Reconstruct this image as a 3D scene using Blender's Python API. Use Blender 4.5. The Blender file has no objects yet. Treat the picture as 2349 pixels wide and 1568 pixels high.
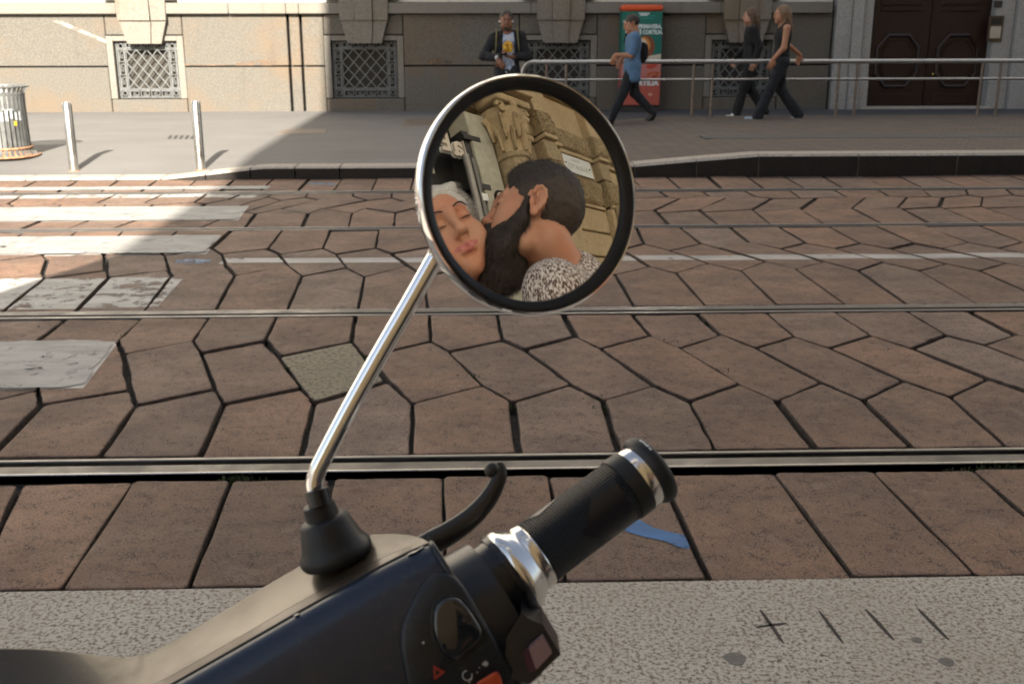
import bpy, bmesh, math, random
import numpy as np
from mathutils import Vector, Matrix, noise as mnoise

random.seed(11)
RNG = np.random.default_rng(11)
SC = bpy.context.scene
COL = SC.collection
PI = math.pi

# ------------------------------------------------------------------ camera
CAM_H = 1.45
FOC = 2450.0                      # focal length in units of a 2349-wide picture
CX, CY = 1174.5, 784.0
PITCH, YAW, ROLL = math.atan(709 / 2450), math.radians(1.65), math.radians(-0.1)
_F = np.array([math.sin(YAW) * math.cos(PITCH), math.cos(YAW) * math.cos(PITCH), -math.sin(PITCH)])
_R = np.array([math.cos(YAW), -math.sin(YAW), 0.0])
_U = np.cross(_R, _F)
_R, _U = _R * math.cos(ROLL) + _U * math.sin(ROLL), -_R * math.sin(ROLL) + _U * math.cos(ROLL)
EYE = np.array([0, 0, CAM_H])
cam_data = bpy.data.cameras.new('camera')
cam = bpy.data.objects.new('camera', cam_data)
COL.objects.link(cam)
cam.matrix_world = Matrix(((_R[0], _U[0], -_F[0], 0), (_R[1], _U[1], -_F[1], 0), (_R[2], _U[2], -_F[2], CAM_H), (0, 0, 0, 1)))
cam_data.sensor_width = 36.0
cam_data.lens = 36.0 * FOC / 2349.0
cam_data.clip_start = 0.02
cam_data.clip_end = 600
cam_data.dof.use_dof = True
cam_data.dof.focus_distance = 1.15
cam_data.dof.aperture_fstop = 19.0
SC.camera = cam

# ------------------------------------------------------------------ sky, sun, exposure
SUN_EL, SUN_AZ = math.radians(26.5), math.radians(180 + 1.5)   # sun behind the camera
world = bpy.data.worlds.new('World')
SC.world = world
world.use_nodes = True
wn = world.node_tree.nodes
sky = wn.new('ShaderNodeTexSky')
sky.sky_type = 'NISHITA'
sky.sun_disc = False
sky.sun_elevation = SUN_EL
sky.sun_rotation = SUN_AZ
sky.air_density = 1.0
sky.dust_density = 1.2
bg = next(n for n in wn if n.type == 'BACKGROUND')
bg.inputs['Strength'].default_value = 0.052
hs = wn.new('ShaderNodeHueSaturation')
hs.inputs['Saturation'].default_value = 0.6
world.node_tree.links.new(sky.outputs[0], hs.inputs['Color'])
world.node_tree.links.new(hs.outputs[0], bg.inputs[0])
sun_data = bpy.data.lights.new('sun', 'SUN')
sun_data.energy = 5.0
sun_data.angle = math.radians(0.36)
sun_data.color = (1.0, 0.92, 0.80)
sun = bpy.data.objects.new('sun', sun_data)
COL.objects.link(sun)
sd = Vector((-0.022, math.cos(SUN_EL), -math.sin(SUN_EL)))
sun.rotation_euler = sd.to_track_quat('-Z', 'Y').to_euler()
SC.view_settings.view_transform = 'Standard'
SC.view_settings.look = 'None'
SC.view_settings.exposure = 1.98
SC.view_settings.gamma = 1.0
SC.view_settings.use_curve_mapping = False

# ------------------------------------------------------------------ helpers
def ray(px, py):
    return _F + _R * (px - CX) / FOC - _U * (py - CY) / FOC

def G(px, py, z=0.0):
    """point of the level at height z seen at a picture position"""
    d = ray(px, py); t = (z - CAM_H) / d[2]
    return np.array([d[0] * t, d[1] * t])

def W(px, py, Y):
    """x, z of the point on the vertical plane y = Y"""
    d = ray(px, py); t = Y / d[1]
    return d[0] * t, CAM_H + d[2] * t

def S(px, py, depth):
    return EYE + ray(px, py) * depth

def link(o, parent=None):
    COL.objects.link(o)
    if parent is not None:
        o.parent = parent
    return o

def tag(o, label=None, cat=None, group=None, kind=None):
    if label: o['label'] = label
    if cat: o['category'] = cat
    if group: o['group'] = group
    if kind: o['kind'] = kind
    return o

def thing(name, label, cat, loc=(0, 0, 0), group=None):
    o = bpy.data.objects.new(name, None)
    o.location = loc
    o.empty_display_size = 0.1
    link(o)
    return tag(o, label, cat, group)

def setting(name):
    o = bpy.data.objects.new(name, None)
    link(o)
    o['kind'] = 'structure'
    return o

class MB:
    def __init__(s):
        s.v = []; s.f = []; s.m = []
    def add(s, vs, fs, mi=0):
        b = len(s.v)
        s.v += [tuple(float(c) for c in p) for p in vs]
        for f in fs:
            s.f.append(tuple(b + i for i in f)); s.m.append(mi)
        return s
    def box(s, x0, x1, y0, y1, z0, z1, bev=0.0, mi=0):
        if bev <= 0:
            s.add([(x, y, z) for z in (z0, z1) for y in (y0, y1) for x in (x0, x1)],
                  [(0, 2, 3, 1), (4, 5, 7, 6), (0, 1, 5, 4), (2, 6, 7, 3), (0, 4, 6, 2), (1, 3, 7, 5)], mi)
        else:
            b = min(bev, (x1 - x0) * .45, (y1 - y0) * .45, (z1 - z0) * .45)
            vs = []; idx = {}
            for sx in (0, 1):
                for sy in (0, 1):
                    for sz in (0, 1):
                        X = (x0, x1)[sx]; Y = (y0, y1)[sy]; Z = (z0, z1)[sz]
                        ix = (1, -1)[sx] * b; iy = (1, -1)[sy] * b; iz = (1, -1)[sz] * b
                        idx[(sx, sy, sz, 'x')] = len(vs); vs.append((X, Y + iy, Z + iz))
                        idx[(sx, sy, sz, 'y')] = len(vs); vs.append((X + ix, Y, Z + iz))
                        idx[(sx, sy, sz, 'z')] = len(vs); vs.append((X + ix, Y + iy, Z))
            fs = []
            for k in (0, 1):
                fs.append([idx[(k, 0, 0, 'x')], idx[(k, 0, 1, 'x')], idx[(k, 1, 1, 'x')], idx[(k, 1, 0, 'x')]])
                fs.append([idx[(0, k, 0, 'y')], idx[(1, k, 0, 'y')], idx[(1, k, 1, 'y')], idx[(0, k, 1, 'y')]])
                fs.append([idx[(0, 0, k, 'z')], idx[(0, 1, k, 'z')], idx[(1, 1, k, 'z')], idx[(1, 0, k, 'z')]])
            for i in (0, 1):
                for j in (0, 1):
                    fs.append([idx[(0, i, j, 'y')], idx[(1, i, j, 'y')], idx[(1, i, j, 'z')], idx[(0, i, j, 'z')]])
                    fs.append([idx[(i, 0, j, 'x')], idx[(i, 1, j, 'x')], idx[(i, 1, j, 'z')], idx[(i, 0, j, 'z')]])
                    fs.append([idx[(i, j, 0, 'x')], idx[(i, j, 1, 'x')], idx[(i, j, 1, 'y')], idx[(i, j, 0, 'y')]])
            for i in (0, 1):
                for j in (0, 1):
                    for k in (0, 1):
                        fs.append([idx[(i, j, k, 'x')], idx[(i, j, k, 'y')], idx[(i, j, k, 'z')]])
            s.add(vs, fs, mi)
        return s
    def tube(s, path, r, n=12, closed=False, caps=True, flat=1.0, up=None, mi=0):
        P = [np.array(p, float) for p in path]
        m = len(P)
        R = r if hasattr(r, '__len__') else [r] * m
        T = []
        for i in range(m):
            a = P[(i - 1) % m] if (closed or i > 0) else P[i]
            b = P[(i + 1) % m] if (closed or i < m - 1) else P[i]
            t = b - a; T.append(t / (np.linalg.norm(t) + 1e-12))
        ref = np.array(up if up is not None else (0, 0, 1.0), float)
        if abs(T[0] @ ref) > .95 and up is None: ref = np.array([0, 1.0, 0])
        u = np.cross(T[0], ref); u /= np.linalg.norm(u)
        vs = []; fs = []
        for i in range(m):
            u = u - T[i] * (u @ T[i]); u /= np.linalg.norm(u)
            w = np.cross(T[i], u)
            for k in range(n):
                a = 2 * PI * k / n
                vs.append(P[i] + R[i] * (math.cos(a) * u + math.sin(a) * w * flat))
        for i in range(m if closed else m - 1):
            for k in range(n):
                a = i * n + k; b = i * n + (k + 1) % n
                c = ((i + 1) % m) * n + (k + 1) % n; d = ((i + 1) % m) * n + k
                fs.append((a, b, c, d))
        if caps and not closed:
            fs.append(tuple(range(n - 1, -1, -1))); fs.append(tuple((m - 1) * n + k for k in range(n)))
        return s.add(vs, fs, mi)
    def lathe(s, o, axis, prof, n=48, ref=None, mi=0):
        """prof: (t along axis, radius) pairs"""
        o = np.array(o, float); a = np.array(axis, float); a /= np.linalg.norm(a)
        ref = np.array(ref if ref is not None else ((0, 0, 1.0) if abs(a[2]) < .9 else (1.0, 0, 0)))
        u = np.cross(ref, a); u /= np.linalg.norm(u); w = np.cross(a, u)
        vs = []; fs = []
        for t, r in prof:
            for k in range(n):
                g = 2 * PI * k / n
                vs.append(o + a * t + max(r, 1e-5) * (math.cos(g) * u + math.sin(g) * w))
        for i in range(len(prof) - 1):
            for k in range(n):
                fs.append((i * n + k, i * n + (k + 1) % n, (i + 1) * n + (k + 1) % n, (i + 1) * n + k))
        return s.add(vs, fs, mi)
    def prism(s, poly, z0, z1, mi=0):
        n = len(poly)
        vs = [(x, y, z0) for x, y in poly] + [(x, y, z1) for x, y in poly]
        fs = [tuple(range(n - 1, -1, -1)), tuple(range(n, 2 * n))] + [(i, (i + 1) % n, n + (i + 1) % n, n + i) for i in range(n)]
        return s.add(vs, fs, mi)
    def slab(s, pts3, off, mi=0):
        """closed plate: outline of 3-D points, extruded by the vector off"""
        n = len(pts3); off = np.array(off)
        vs = [np.array(p) for p in pts3]; vs = vs + [p + off for p in vs]
        fs = [tuple(range(n - 1, -1, -1)), tuple(range(n, 2 * n))] + [(i, (i + 1) % n, n + (i + 1) % n, n + i) for i in range(n)]
        return s.add(vs, fs, mi)
    def ball(s, c, r, n=16, m=10, mi=0):
        r = r if hasattr(r, '__len__') else (r, r, r)
        vs = []; fs = []
        for i in range(m + 1):
            t = PI * i / m
            for k in range(n):
                g = 2 * PI * k / n
                vs.append((c[0] + r[0] * math.sin(t) * math.cos(g), c[1] + r[1] * math.sin(t) * math.sin(g), c[2] + r[2] * math.cos(t)))
        for i in range(m):
            for k in range(n):
                fs.append((i * n + k, (i + 1) * n + k, (i + 1) * n + (k + 1) % n, i * n + (k + 1) % n))
        return s.add(vs, fs, mi)
    def mesh(s, name, mats, smooth=False, recalc=True):
        me = bpy.data.meshes.new(name)
        me.from_pydata(s.v, [], s.f)
        for m_ in (mats if isinstance(mats, (list, tuple)) else [mats]):
            me.materials.append(m_)
        if any(s.m): me.polygons.foreach_set('material_index', s.m)
        if recalc:
            bm = bmesh.new(); bm.from_mesh(me)
            bmesh.ops.recalc_face_normals(bm, faces=bm.faces)
            bm.to_mesh(me); bm.free()
        if smooth is True:
            me.polygons.foreach_set('use_smooth', [True] * len(me.polygons))
        elif smooth:
            me.polygons.foreach_set('use_smooth', [True] * len(me.polygons))
            me.set_sharp_from_angle(angle=math.radians(smooth))
        me.update()
        return me
    def build(s, name, mats, parent=None, smooth=False, loc=None, recalc=True):
        o = bpy.data.objects.new(name, s.mesh(name, mats, smooth, recalc))
        if loc is not None: o.location = loc
        return link(o, parent)

def text_mesh(name, body, size, mat, parent, mw, extrude=0.002, align='CENTER', bold=0.0, sx=1.0):
    cu = bpy.data.curves.new(name, 'FONT')
    cu.body = body; cu.size = size; cu.extrude = extrude; cu.align_x = align; cu.align_y = 'CENTER'; cu.offset = bold
    cu.resolution_u = 3
    tmp = bpy.data.objects.new(name, cu); link(tmp)
    me = bpy.data.meshes.new_from_object(tmp.evaluated_get(bpy.context.evaluated_depsgraph_get()))
    bpy.data.objects.remove(tmp); bpy.data.curves.remove(cu)
    me.name = name
    me.transform(Matrix.Diagonal((sx, 1, 1, 1)))
    me.transform(mw)
    me.materials.clear(); me.materials.append(mat)
    o = bpy.data.objects.new(name, me)
    return link(o, parent)

def frame(o, x, y, z):
    """4x4 from an origin and three axes"""
    return Matrix(((x[0], y[0], z[0], o[0]), (x[1], y[1], z[1], o[1]), (x[2], y[2], z[2], o[2]), (0, 0, 0, 1)))

# ------------------------------------------------------------------ materials
class NT:
    def __init__(s, name):
        s.m = bpy.data.materials.new(name); s.m.use_nodes = True
        s.t = s.m.node_tree; s.b = s.t.nodes['Principled BSDF']; s.out = s.t.nodes['Material Output']
        s.geo = s.t.nodes.new('ShaderNodeNewGeometry').outputs['Position']
    def n(s, typ, ins=None, **props):
        nd = s.t.nodes.new('ShaderNode' + typ)
        for k, v in props.items(): setattr(nd, k, v)
        for k, v in (ins or {}).items(): s.set(nd.inputs[k], v)
        return nd
    def set(s, inp, v):
        if isinstance(v, bpy.types.NodeSocket): s.t.links.new(v, inp)
        elif isinstance(v, (tuple, list)) and len(v) == 3 and inp.type == 'RGBA': inp.default_value = (*v, 1)
        else: inp.default_value = v
    def P(s, **kw):
        for k, v in kw.items(): s.set(s.b.inputs[k.replace('_', ' ')], v)
    def noise(s, scale, detail=3, rough=.55, vec=None, dist=0.0):
        return s.n('TexNoise', {'Vector': vec or s.geo, 'Scale': scale, 'Detail': detail, 'Roughness': rough, 'Distortion': dist}).outputs['Fac']
    def ramp(s, fac, stops, interp='LINEAR'):
        r = s.n('ValToRGB', {'Fac': fac}); r.color_ramp.interpolation = interp
        e = r.color_ramp.elements
        while len(e) < len(stops): e.new(.5)
        for i, (p, c) in enumerate(stops):
            e[i].position = p; e[i].color = (*c, 1) if len(c) == 3 else c
        return r.outputs['Color']
    def mix(s, fac, a, b, mode='MIX'):
        m = s.n('Mix', data_type='RGBA', blend_type=mode)
        s.set(m.inputs[0], fac); s.set(m.inputs[6], a); s.set(m.inputs[7], b)
        return m.outputs[2]
    def math(s, op, a, b=0.0):
        m = s.n('Math', operation=op); s.set(m.inputs[0], a); s.set(m.inputs[1], b)
        return m.outputs[0]
    def mapr(s, v, a, b, c, d):
        return s.n('MapRange', {'Value': v, 'From Min': a, 'From Max': b, 'To Min': c, 'To Max': d}).outputs[0]
    def scaled(s, sc, rot=(0, 0, 0)):
        return s.n('Mapping', {'Vector': s.geo, 'Scale': sc, 'Rotation': rot}).outputs[0]
    def bump(s, h, strength=.4, dist=.01, prev=None):
        b = s.n('Bump', {'Height': h, 'Strength': strength, 'Distance': dist})
        if prev is not None: s.set(b.inputs['Normal'], prev)
        s.t.links.new(b.outputs[0], s.b.inputs['Normal'])
        return b.outputs[0]

def simple(name, col, rough=.5, metal=0.0, var=.12, scale=18.0, bump=0.0, bscale=120.0, coat=0.0, bdist=.004, **kw):
    t = NT(name)
    f = t.noise(scale, 4)
    lo = tuple(c * (1 - var) for c in col); hi = tuple(min(1, c * (1 + var)) for c in col)
    t.P(Base_Color=t.ramp(f, [(.3, lo), (.7, hi)]), Roughness=t.mapr(t.noise(scale * 1.7, 3), .3, .7, max(.02, rough * .85), min(1, rough * 1.15)), Metallic=metal)
    if coat: t.P(Coat_Weight=coat, Coat_Roughness=.08)
    if bump: t.bump(t.noise(bscale, 4), bump, bdist)
    for k, v in kw.items(): t.P(**{k: v})
    return t.m

def paver_mat():
    t = NT('pink_granite_paver')
    rnd = t.n('ObjectInfo').outputs['Random']
    base = t.ramp(rnd, [(0, (.185, .104, .066)), (.2, (.285, .158, .098)), (.4, (.225, .142, .100)), (.6, (.330, .180, .108)), (.75, (.250, .134, .082)), (.9, (.285, .195, .145)), (1, (.205, .112, .070))])
    big = t.noise(3.2, 4, .6)
    c = t.mix(t.mapr(big, .38, .66, 0, .55), base, (.135, .100, .082))
    grime = t.noise(.9, 5, .62, t.scaled((.8, 1.5, 1)))
    c = t.mix(t.mapr(grime, .46, .66, 0, .42), c, (.095, .070, .058))
    pale = t.noise(6.5, 5, .66)
    c = t.mix(t.mapr(pale, .55, .72, 0, .35), c, (.34, .255, .205))
    fine = t.noise(150, 2, .7)
    c = t.mix(t.mapr(fine, .34, .60, .62, 0), c, (.085, .058, .046))
    pit = t.n('TexVoronoi', {'Vector': t.n('VectorMath', {0: t.geo, 1: t.n('VectorMath', {0: t.n('TexNoise', {'Vector': t.geo, 'Scale': 60.0}).outputs['Color'], 1: (.02, .02, .02)}, operation='MULTIPLY').outputs[0]}, operation='ADD').outputs[0], 'Scale': 125.0, 'Randomness': 1.0}, feature='F1').outputs['Distance']
    sel = t.noise(19, 3, .6)
    thr = t.mapr(sel, .36, .66, .12, .50)
    pm = t.mapr(t.math('SUBTRACT', thr, pit), 0, .06, 0, 1)
    pit2 = t.n('TexVoronoi', {'Vector': t.geo, 'Scale': 31.0, 'Randomness': 1.0}, feature='F1').outputs['Distance']
    pm2 = t.mapr(t.math('SUBTRACT', t.mapr(t.noise(8, 2), .5, .75, .02, .20), pit2), 0, .05, 0, 1)
    pm = t.math('MAXIMUM', pm, pm2)
    c = t.mix(t.math('MULTIPLY', pm, .85), c, (.048, .036, .031))
    rust = t.mapr(t.noise(5.5, 3, .6, t.scaled((1, 1.7, 1))), .66, .74, 0, .55)
    c = t.mix(rust, c, (.115, .050, .030))
    t.P(Base_Color=c, Roughness=t.mapr(big, .3, .7, .62, .82), Specular_IOR_Level=.35)
    nb = t.bump(t.math('SUBTRACT', 0.0, pm), .8, .008)
    nb = t.bump(t.noise(14, 4, .6), .35, .012, nb)
    t.bump(fine, .55, .004, nb)
    return t.m

def granite_mat(name, light, mid, dark, scale=75, lowc=None):
    t = NT(name)
    a = t.noise(scale, 3, .62); b = t.noise(scale * 2.3, 2, .6); l = t.noise(2.2, 3)
    f = t.math('ADD', t.math('MULTIPLY', a, .72), t.math('MULTIPLY', b, .28))
    c = t.ramp(f, [(.36, dark), (.44, mid), (.50, light), (.62, tuple(min(1, x * 1.18) for x in light))])
    c = t.mix(t.mapr(l, .38, .68, 0, .4), c, lowc or mid)
    t.P(Base_Color=c, Roughness=.8, Specular_IOR_Level=.3)
    nb = t.bump(f, .45, .005); t.bump(t.noise(9, 3), .25, .012, nb)
    return t.m

def wall_mat(name, col, stain, scale=26, dark=.55, amt=.5, bump=.5):
    t = NT(name)
    big = t.noise(.9, 5, .62); f = t.noise(scale, 4, .7)
    c = t.mix(t.mapr(f, .3, .7, 0, 1), tuple(x * dark for x in col), tuple(min(1, x * 1.22) for x in col))
    c = t.mix(t.mapr(big, .48, .68, 0, amt), c, stain)
    streak = t.noise(2.0, 4, .6, t.scaled((2.4, 2.4, .3)))
    c = t.mix(t.mapr(streak, .55, .75, 0, .28), c, tuple(x * .45 for x in col))
    t.P(Base_Color=c, Roughness=.88, Specular_IOR_Level=.25)
    nb = t.bump(f, bump, .012); t.bump(t.noise(scale * 3, 2), bump * .5, .004, nb)
    return t.m

def asphalt_mat(name, col):
    t = NT(name)
    f = t.noise(160, 2, .7); b = t.noise(1.1, 5, .6)
    c = t.mix(t.mapr(f, .3, .7, 0, 1), tuple(x * .75 for x in col), tuple(x * 1.25 for x in col))
    c = t.mix(t.mapr(b, .4, .7, 0, .35), c, tuple(x * .62 for x in col))
    st = t.noise(1.2, 4, .6, t.scaled((.35, 3.0, 1)))
    c = t.mix(t.mapr(st, .5, .72, 0, .3), c, tuple(x * 1.35 for x in col))
    t.P(Base_Color=c, Roughness=.85); t.bump(f, .3, .003)
    return t.m

def paint_mat(name, col, lo, hi):
    t = NT(name)
    w = t.noise(9, 5, .65); w2 = t.noise(70, 3, .7); big = t.noise(2.3, 3, .6)
    f = t.math('ADD', t.math('MULTIPLY', w, .5), t.math('ADD', t.math('MULTIPLY', w2, .18), t.math('MULTIPLY', big, .32)))
    worn = t.mapr(f, lo, hi, 1, 0)
    dirt = t.noise(5, 5, .65, t.scaled((.5, 1.6, 1)))
    t.P(Base_Color=t.mix(t.mapr(dirt, .42, .66, 0, .75), col, tuple(x * .55 for x in col)), Roughness=.62)
    tr = t.n('BsdfTransparent'); mx = t.n('MixShader')
    t.t.links.new(worn, mx.inputs[0]); t.t.links.new(t.b.outputs[0], mx.inputs[2]); t.t.links.new(tr.outputs[0], mx.inputs[1])
    inv = t.math('SUBTRACT', 1.0, worn)
    t.t.links.new(inv, mx.inputs[0])
    t.t.links.new(mx.outputs[0], t.out.inputs['Surface'])
    t.bump(w2, .25, .002)
    return t.m

def steel_mat(name, col, rough, stretch=(1, 60, 60), var=.25, metal=1.0):
    t = NT(name)
    f = t.noise(4, 4, .6, t.scaled(stretch)); g = t.noise(7, 4)
    c = t.mix(t.mapr(f, .3, .7, 0, 1), tuple(x * (1 - var) for x in col), col)
    t.P(Base_Color=c, Metallic=metal, Roughness=t.mapr(g, .3, .7, rough * .75, rough * 1.3))
    t.bump(f, .08, .002)
    return t.m

M = {}
M['paver'] = paver_mat()
M['paver_edge'] = simple('grimy_paver_edge', (.052, .036, .028), .9, var=.6, scale=40, bump=.5, bscale=90, bdist=.006)
M['grey_paver'] = granite_mat('grey_granite_paver', (.27, .23, .16), (.17, .145, .105), (.06, .055, .05), 45)
M['bed'] = simple('joint_sand', (.020, .017, .015), .95, var=.5, scale=30, bump=.8, bscale=60, bdist=.02)
M['kerb'] = granite_mat('kerb_granite', (.46, .43, .375), (.270, .222, .168), (.105, .084, .067), 92, (.34, .285, .225))
M['far_kerb'] = granite_mat('far_kerb_granite', (.40, .36, .31), (.33, .29, .24), (.2, .17, .15), 40)
M['asphalt'] = asphalt_mat('pavement_asphalt', (.150, .143, .135))
M['asphalt_dark'] = asphalt_mat('dark_asphalt', (.062, .064, .068))
M['wall'] = wall_mat('grey_granite_wall', (.138, .127, .108), (.155, .108, .068), 48, .50, .60, 1.0)
M['wall_smooth'] = wall_mat('smooth_granite_band', (.19, .176, .152), (.175, .14, .10), 50, .65, .4, .6)
M['keystone'] = wall_mat('keystone_granite', (.19, .172, .145), (.19, .138, .078), 46, .65, .6, .6)
M['pale_wall'] = wall_mat('pale_plaster', (.50, .47, .42), (.42, .38, .32), 30, .85, .3, .2)
M['pale_stone'] = wall_mat('pale_door_stone', (.33, .32, .30), (.24, .22, .20), 30, .75, .35, .3)
M['dark_gap'] = simple('near_black_matte', (.035, .032, .03), .9)  # near-black colour for wall joints, drain slots, bolts and the box base
M['iron'] = simple('painted_iron', (.135, .14, .137), .55, var=.2, bump=.2)
M['rust_iron'] = simple('rusty_iron', (.30, .16, .085), .75, var=.5, scale=22, bump=.3)
M['bin_metal'] = simple('galvanised_grey', (.17, .175, .17), .42, metal=.55, var=.3, scale=9)
M['stainless'] = steel_mat('brushed_stainless', (.62, .60, .56), .30, (40, 40, 1.5))
M['rail_tube'] = steel_mat('galvanised_tube', (.55, .56, .57), .33, (1.5, 30, 30))
M['post_tube'] = simple('brown_weathered_tube', (.20, .16, .13), .5, metal=.5, var=.25)
M['rail_head'] = steel_mat('worn_rail_steel', (.120, .112, .105), .46, (1.2, 90, 90), .40, .7)
M['rail_lip'] = steel_mat('rail_lip_steel', (.22, .21, .20), .38, (1.2, 60, 60), .4)
M['rail_dark'] = simple('rail_groove_dirt', (.022, .019, .017), .8, var=.4)
M['chrome'] = simple('chrome', (.90, .90, .90), .055, metal=1.0, var=.01)
M['chrome_soft'] = simple('satin_aluminium', (.80, .79, .77), .20, metal=1.0, var=.04)
M['mirror'] = simple('mirror_glass', (.86, .84, .79), .004, metal=1.0, var=0.0)
M['rubber'] = simple('black_rubber', (.0065, .0075, .0095), .52, var=.2, bump=.15, bscale=500, bdist=.0008)
M['rubber_gloss'] = simple('black_plastic', (.006, .008, .013), .30, var=.1)
M['white_paint'] = paint_mat('white_road_paint', (.46, .44, .41), .32, .39)
M['worn_paint'] = paint_mat('worn_white_road_paint', (.43, .415, .385), .43, .49)
M['line_paint'] = paint_mat('grey_line_paint', (.42, .40, .375), .36, .43)
M['blue_paint'] = paint_mat('blue_spray_paint', (.016, .135, .36), .33, .41)
M['pale_blue_paint'] = paint_mat('faded_blue_paint', (.12, .20, .33), .46, .52)
M['moss'] = simple('moss', (.045, .06, .022), .95, var=.6, scale=60, bump=.6, bscale=200)
# ------------------------------------------------------------------ street: paving, rails, markings
def zr(x0, y0, s):
    return lambda x, y: ((x0 + x / s) * 2349 / 2560, (y0 + y / s) * 2349 / 2560)
qa, qb, qc = zr(0, 760, 2.349), zr(800, 760, 2.349), zr(1560, 760, 2.349)
qd, qe = zr(0, 420, 2349 / 1100), zr(1500, 400, 2349 / 1060)
qf, qg = zr(0, 1130, 2.349), zr(1560, 1130, 2.349)

def gy(py): return float(G(1174.5, py)[1])
# rails: far edge / near edge of every strip, measured on the road
RAIL = [  # lip, groove, head  (y, far to near)
    dict(head=(gy(1077.0), gy(1057.5)), groove=(gy(1057.5), gy(1046.5)), lip=(gy(1046.5), gy(1041)), gap=(gy(1090), gy(1077)), lab='wide polished tram rail nearest the granite kerb, behind the scooter grip', ),
    dict(head=(gy(715.0), gy(707)), groove=(gy(718.2), gy(715)), lip=(gy(721.5), gy(718.2)), gap=(gy(707), gy(706.4)), lab='second tram rail from the granite kerb, passing just under the round mirror'),
    dict(head=(gy(521.4), gy(518.5)), groove=(gy(523.0), gy(521.4)), lip=(gy(524.4), gy(523.0)), gap=(gy(518.5), gy(518)), lab='third tram rail from the granite kerb, passing behind the middle of the mirror'),
    dict(head=(gy(438.6), gy(436.0)), groove=(gy(440.2), gy(438.6)), lip=(gy(441.4), gy(440.2)), gap=(gy(436), gy(435.6)), lab='farthest tram rail, running beside the far pavement edge'),
]
road = setting('road')
RX0, RX1 = -9.0, 9.0
b = MB(); b.box(-120, 120, gy(1345), 11.3, -.09, -.030)
o = b.build('joint_bed', M['bed'], road)

rail_ys = []
for r in RAIL:
    t = thing('tram_rail', r['lab'], 'tram rail', (0, (r['head'][0] + r['head'][1]) / 2, 0), 'tram rails set in the road')
    y0 = t.location.y
    def strip(name, a, z0, z1, m, bev=.002):
        q = MB(); lo, hi = min(a) - y0, max(a) - y0
        q.box(-60, 60, lo, hi, z0, z1, bev)
        return q.build(name, m, t)
    strip('rail_head', r['head'], -.05, .004, M['rail_head'], .004)
    he = (min(r['head']), min(r['head']) + .010) if r is RAIL[0] else (max(r['head']) - .008, max(r['head']))
    strip('rail_edge', he, -.05, .0048, M['stainless'], .003)
    strip('rail_groove', (min(r['groove']) + .0005, max(r['groove']) - .0005), -.06, -.022, M['rail_dark'], 0)
    strip('rail_lip', r['lip'], -.05, .003, M['rail_lip'], .003)

# paving chains: top joint, side corner, lower corner, apex, next corner, bottom joint
CH_B = [
 [qa(-60,102),qa(-220,218),qa(-180,298),qa(-200,500),qa(-150,590),qa(-420,862)],
 [qa(370,100),qa(212,218),qa(250,298),qa(222,505),qa(240,592),qa(0,855)],
 [qa(815,100),qa(690,222),qa(725,302),qa(768,506),qa(800,598),qa(612,872)],
 [qa(1215,95),qa(1135,220),qa(1180,287),qa(1265,503),qa(1312,585),qa(1192,866)],
 [qa(1615,90),qa(1557,217),qa(1640,305),qa(1772,491),qa(1842,575),qa(1780,860)],
 [qb(205,85),qb(185,220),qb(265,307),qb(400,452),qb(543,580),qb(540,856)],
 [qb(640,80),qb(650,218),qb(755,273),qb(958,476),qb(1128,572),qb(1167,850)],
 [qb(1040,75),qb(1072,208),qb(1205,267),qb(1475,471),qb(1662,563),qb(1745,842)],
 [qb(1430,70),qb(1500,192),qb(1645,262),qc(175,480),qc(383,573),qc(520,835)],
 [qc(50,62),qc(155,185),qc(325,256),qc(680,468),qc(896,562),qc(1105,826)],
 [qc(430,60),qc(570,182),qc(772,260),qc(1160,456),qc(1407,560),qc(1670,820)],
 [qc(845,60),qc(1000,192),qc(1205,257),qc(1640,450),qc(1917,547),qc(2215,815)],
 [qc(1250,58),qc(1450,187),qc(1690,263),qc(2140,445),qc(2423,541),qc(2760,810)],
 [qc(1680,55),qc(1890,182),qc(2115,241),qc(2620,440),qc(2900,536),qc(3300,805)],
 [qc(2040,48),qc(2300,181),qc(2560,241),qc(3080,435),qc(3400,530),qc(3850,800)],
]
CH_C1 = [
 [qd(120,345),qd(-40,462),qd(-20,490),qd(-60,570),qd(-60,600),qd(-380,768)],
 [qd(410,342),qd(225,462),qd(250,480),qd(228,560),qd(238,588),qd(12,765)],
 [qd(655,340),qd(545,445),qd(560,465),qd(567,546),qd(580,582),qd(400,765)],
 [qd(950,338),qd(842,435),qd(880,466),qd(900,545),qd(918,577),qd(770,763)],
 [qd(1235,335),qd(1130,427),qd(1185,460),qd(1205,520),qd(1255,577),qd(1155,755)],
 [qd(1510,332),qd(1430,432),qd(1490,460),qd(1540,525),qd(1612,575),qd(1540,750)],
 [qd(1765,330),qd(1725,429),qd(1795,461),qd(1850,530),qd(1945,578),qd(1915,746)],
 [qd(2025,325),qd(2007,428),qd(2090,457),qd(2180,520),qd(2265,575),qd(2285,742)],
]
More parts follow.
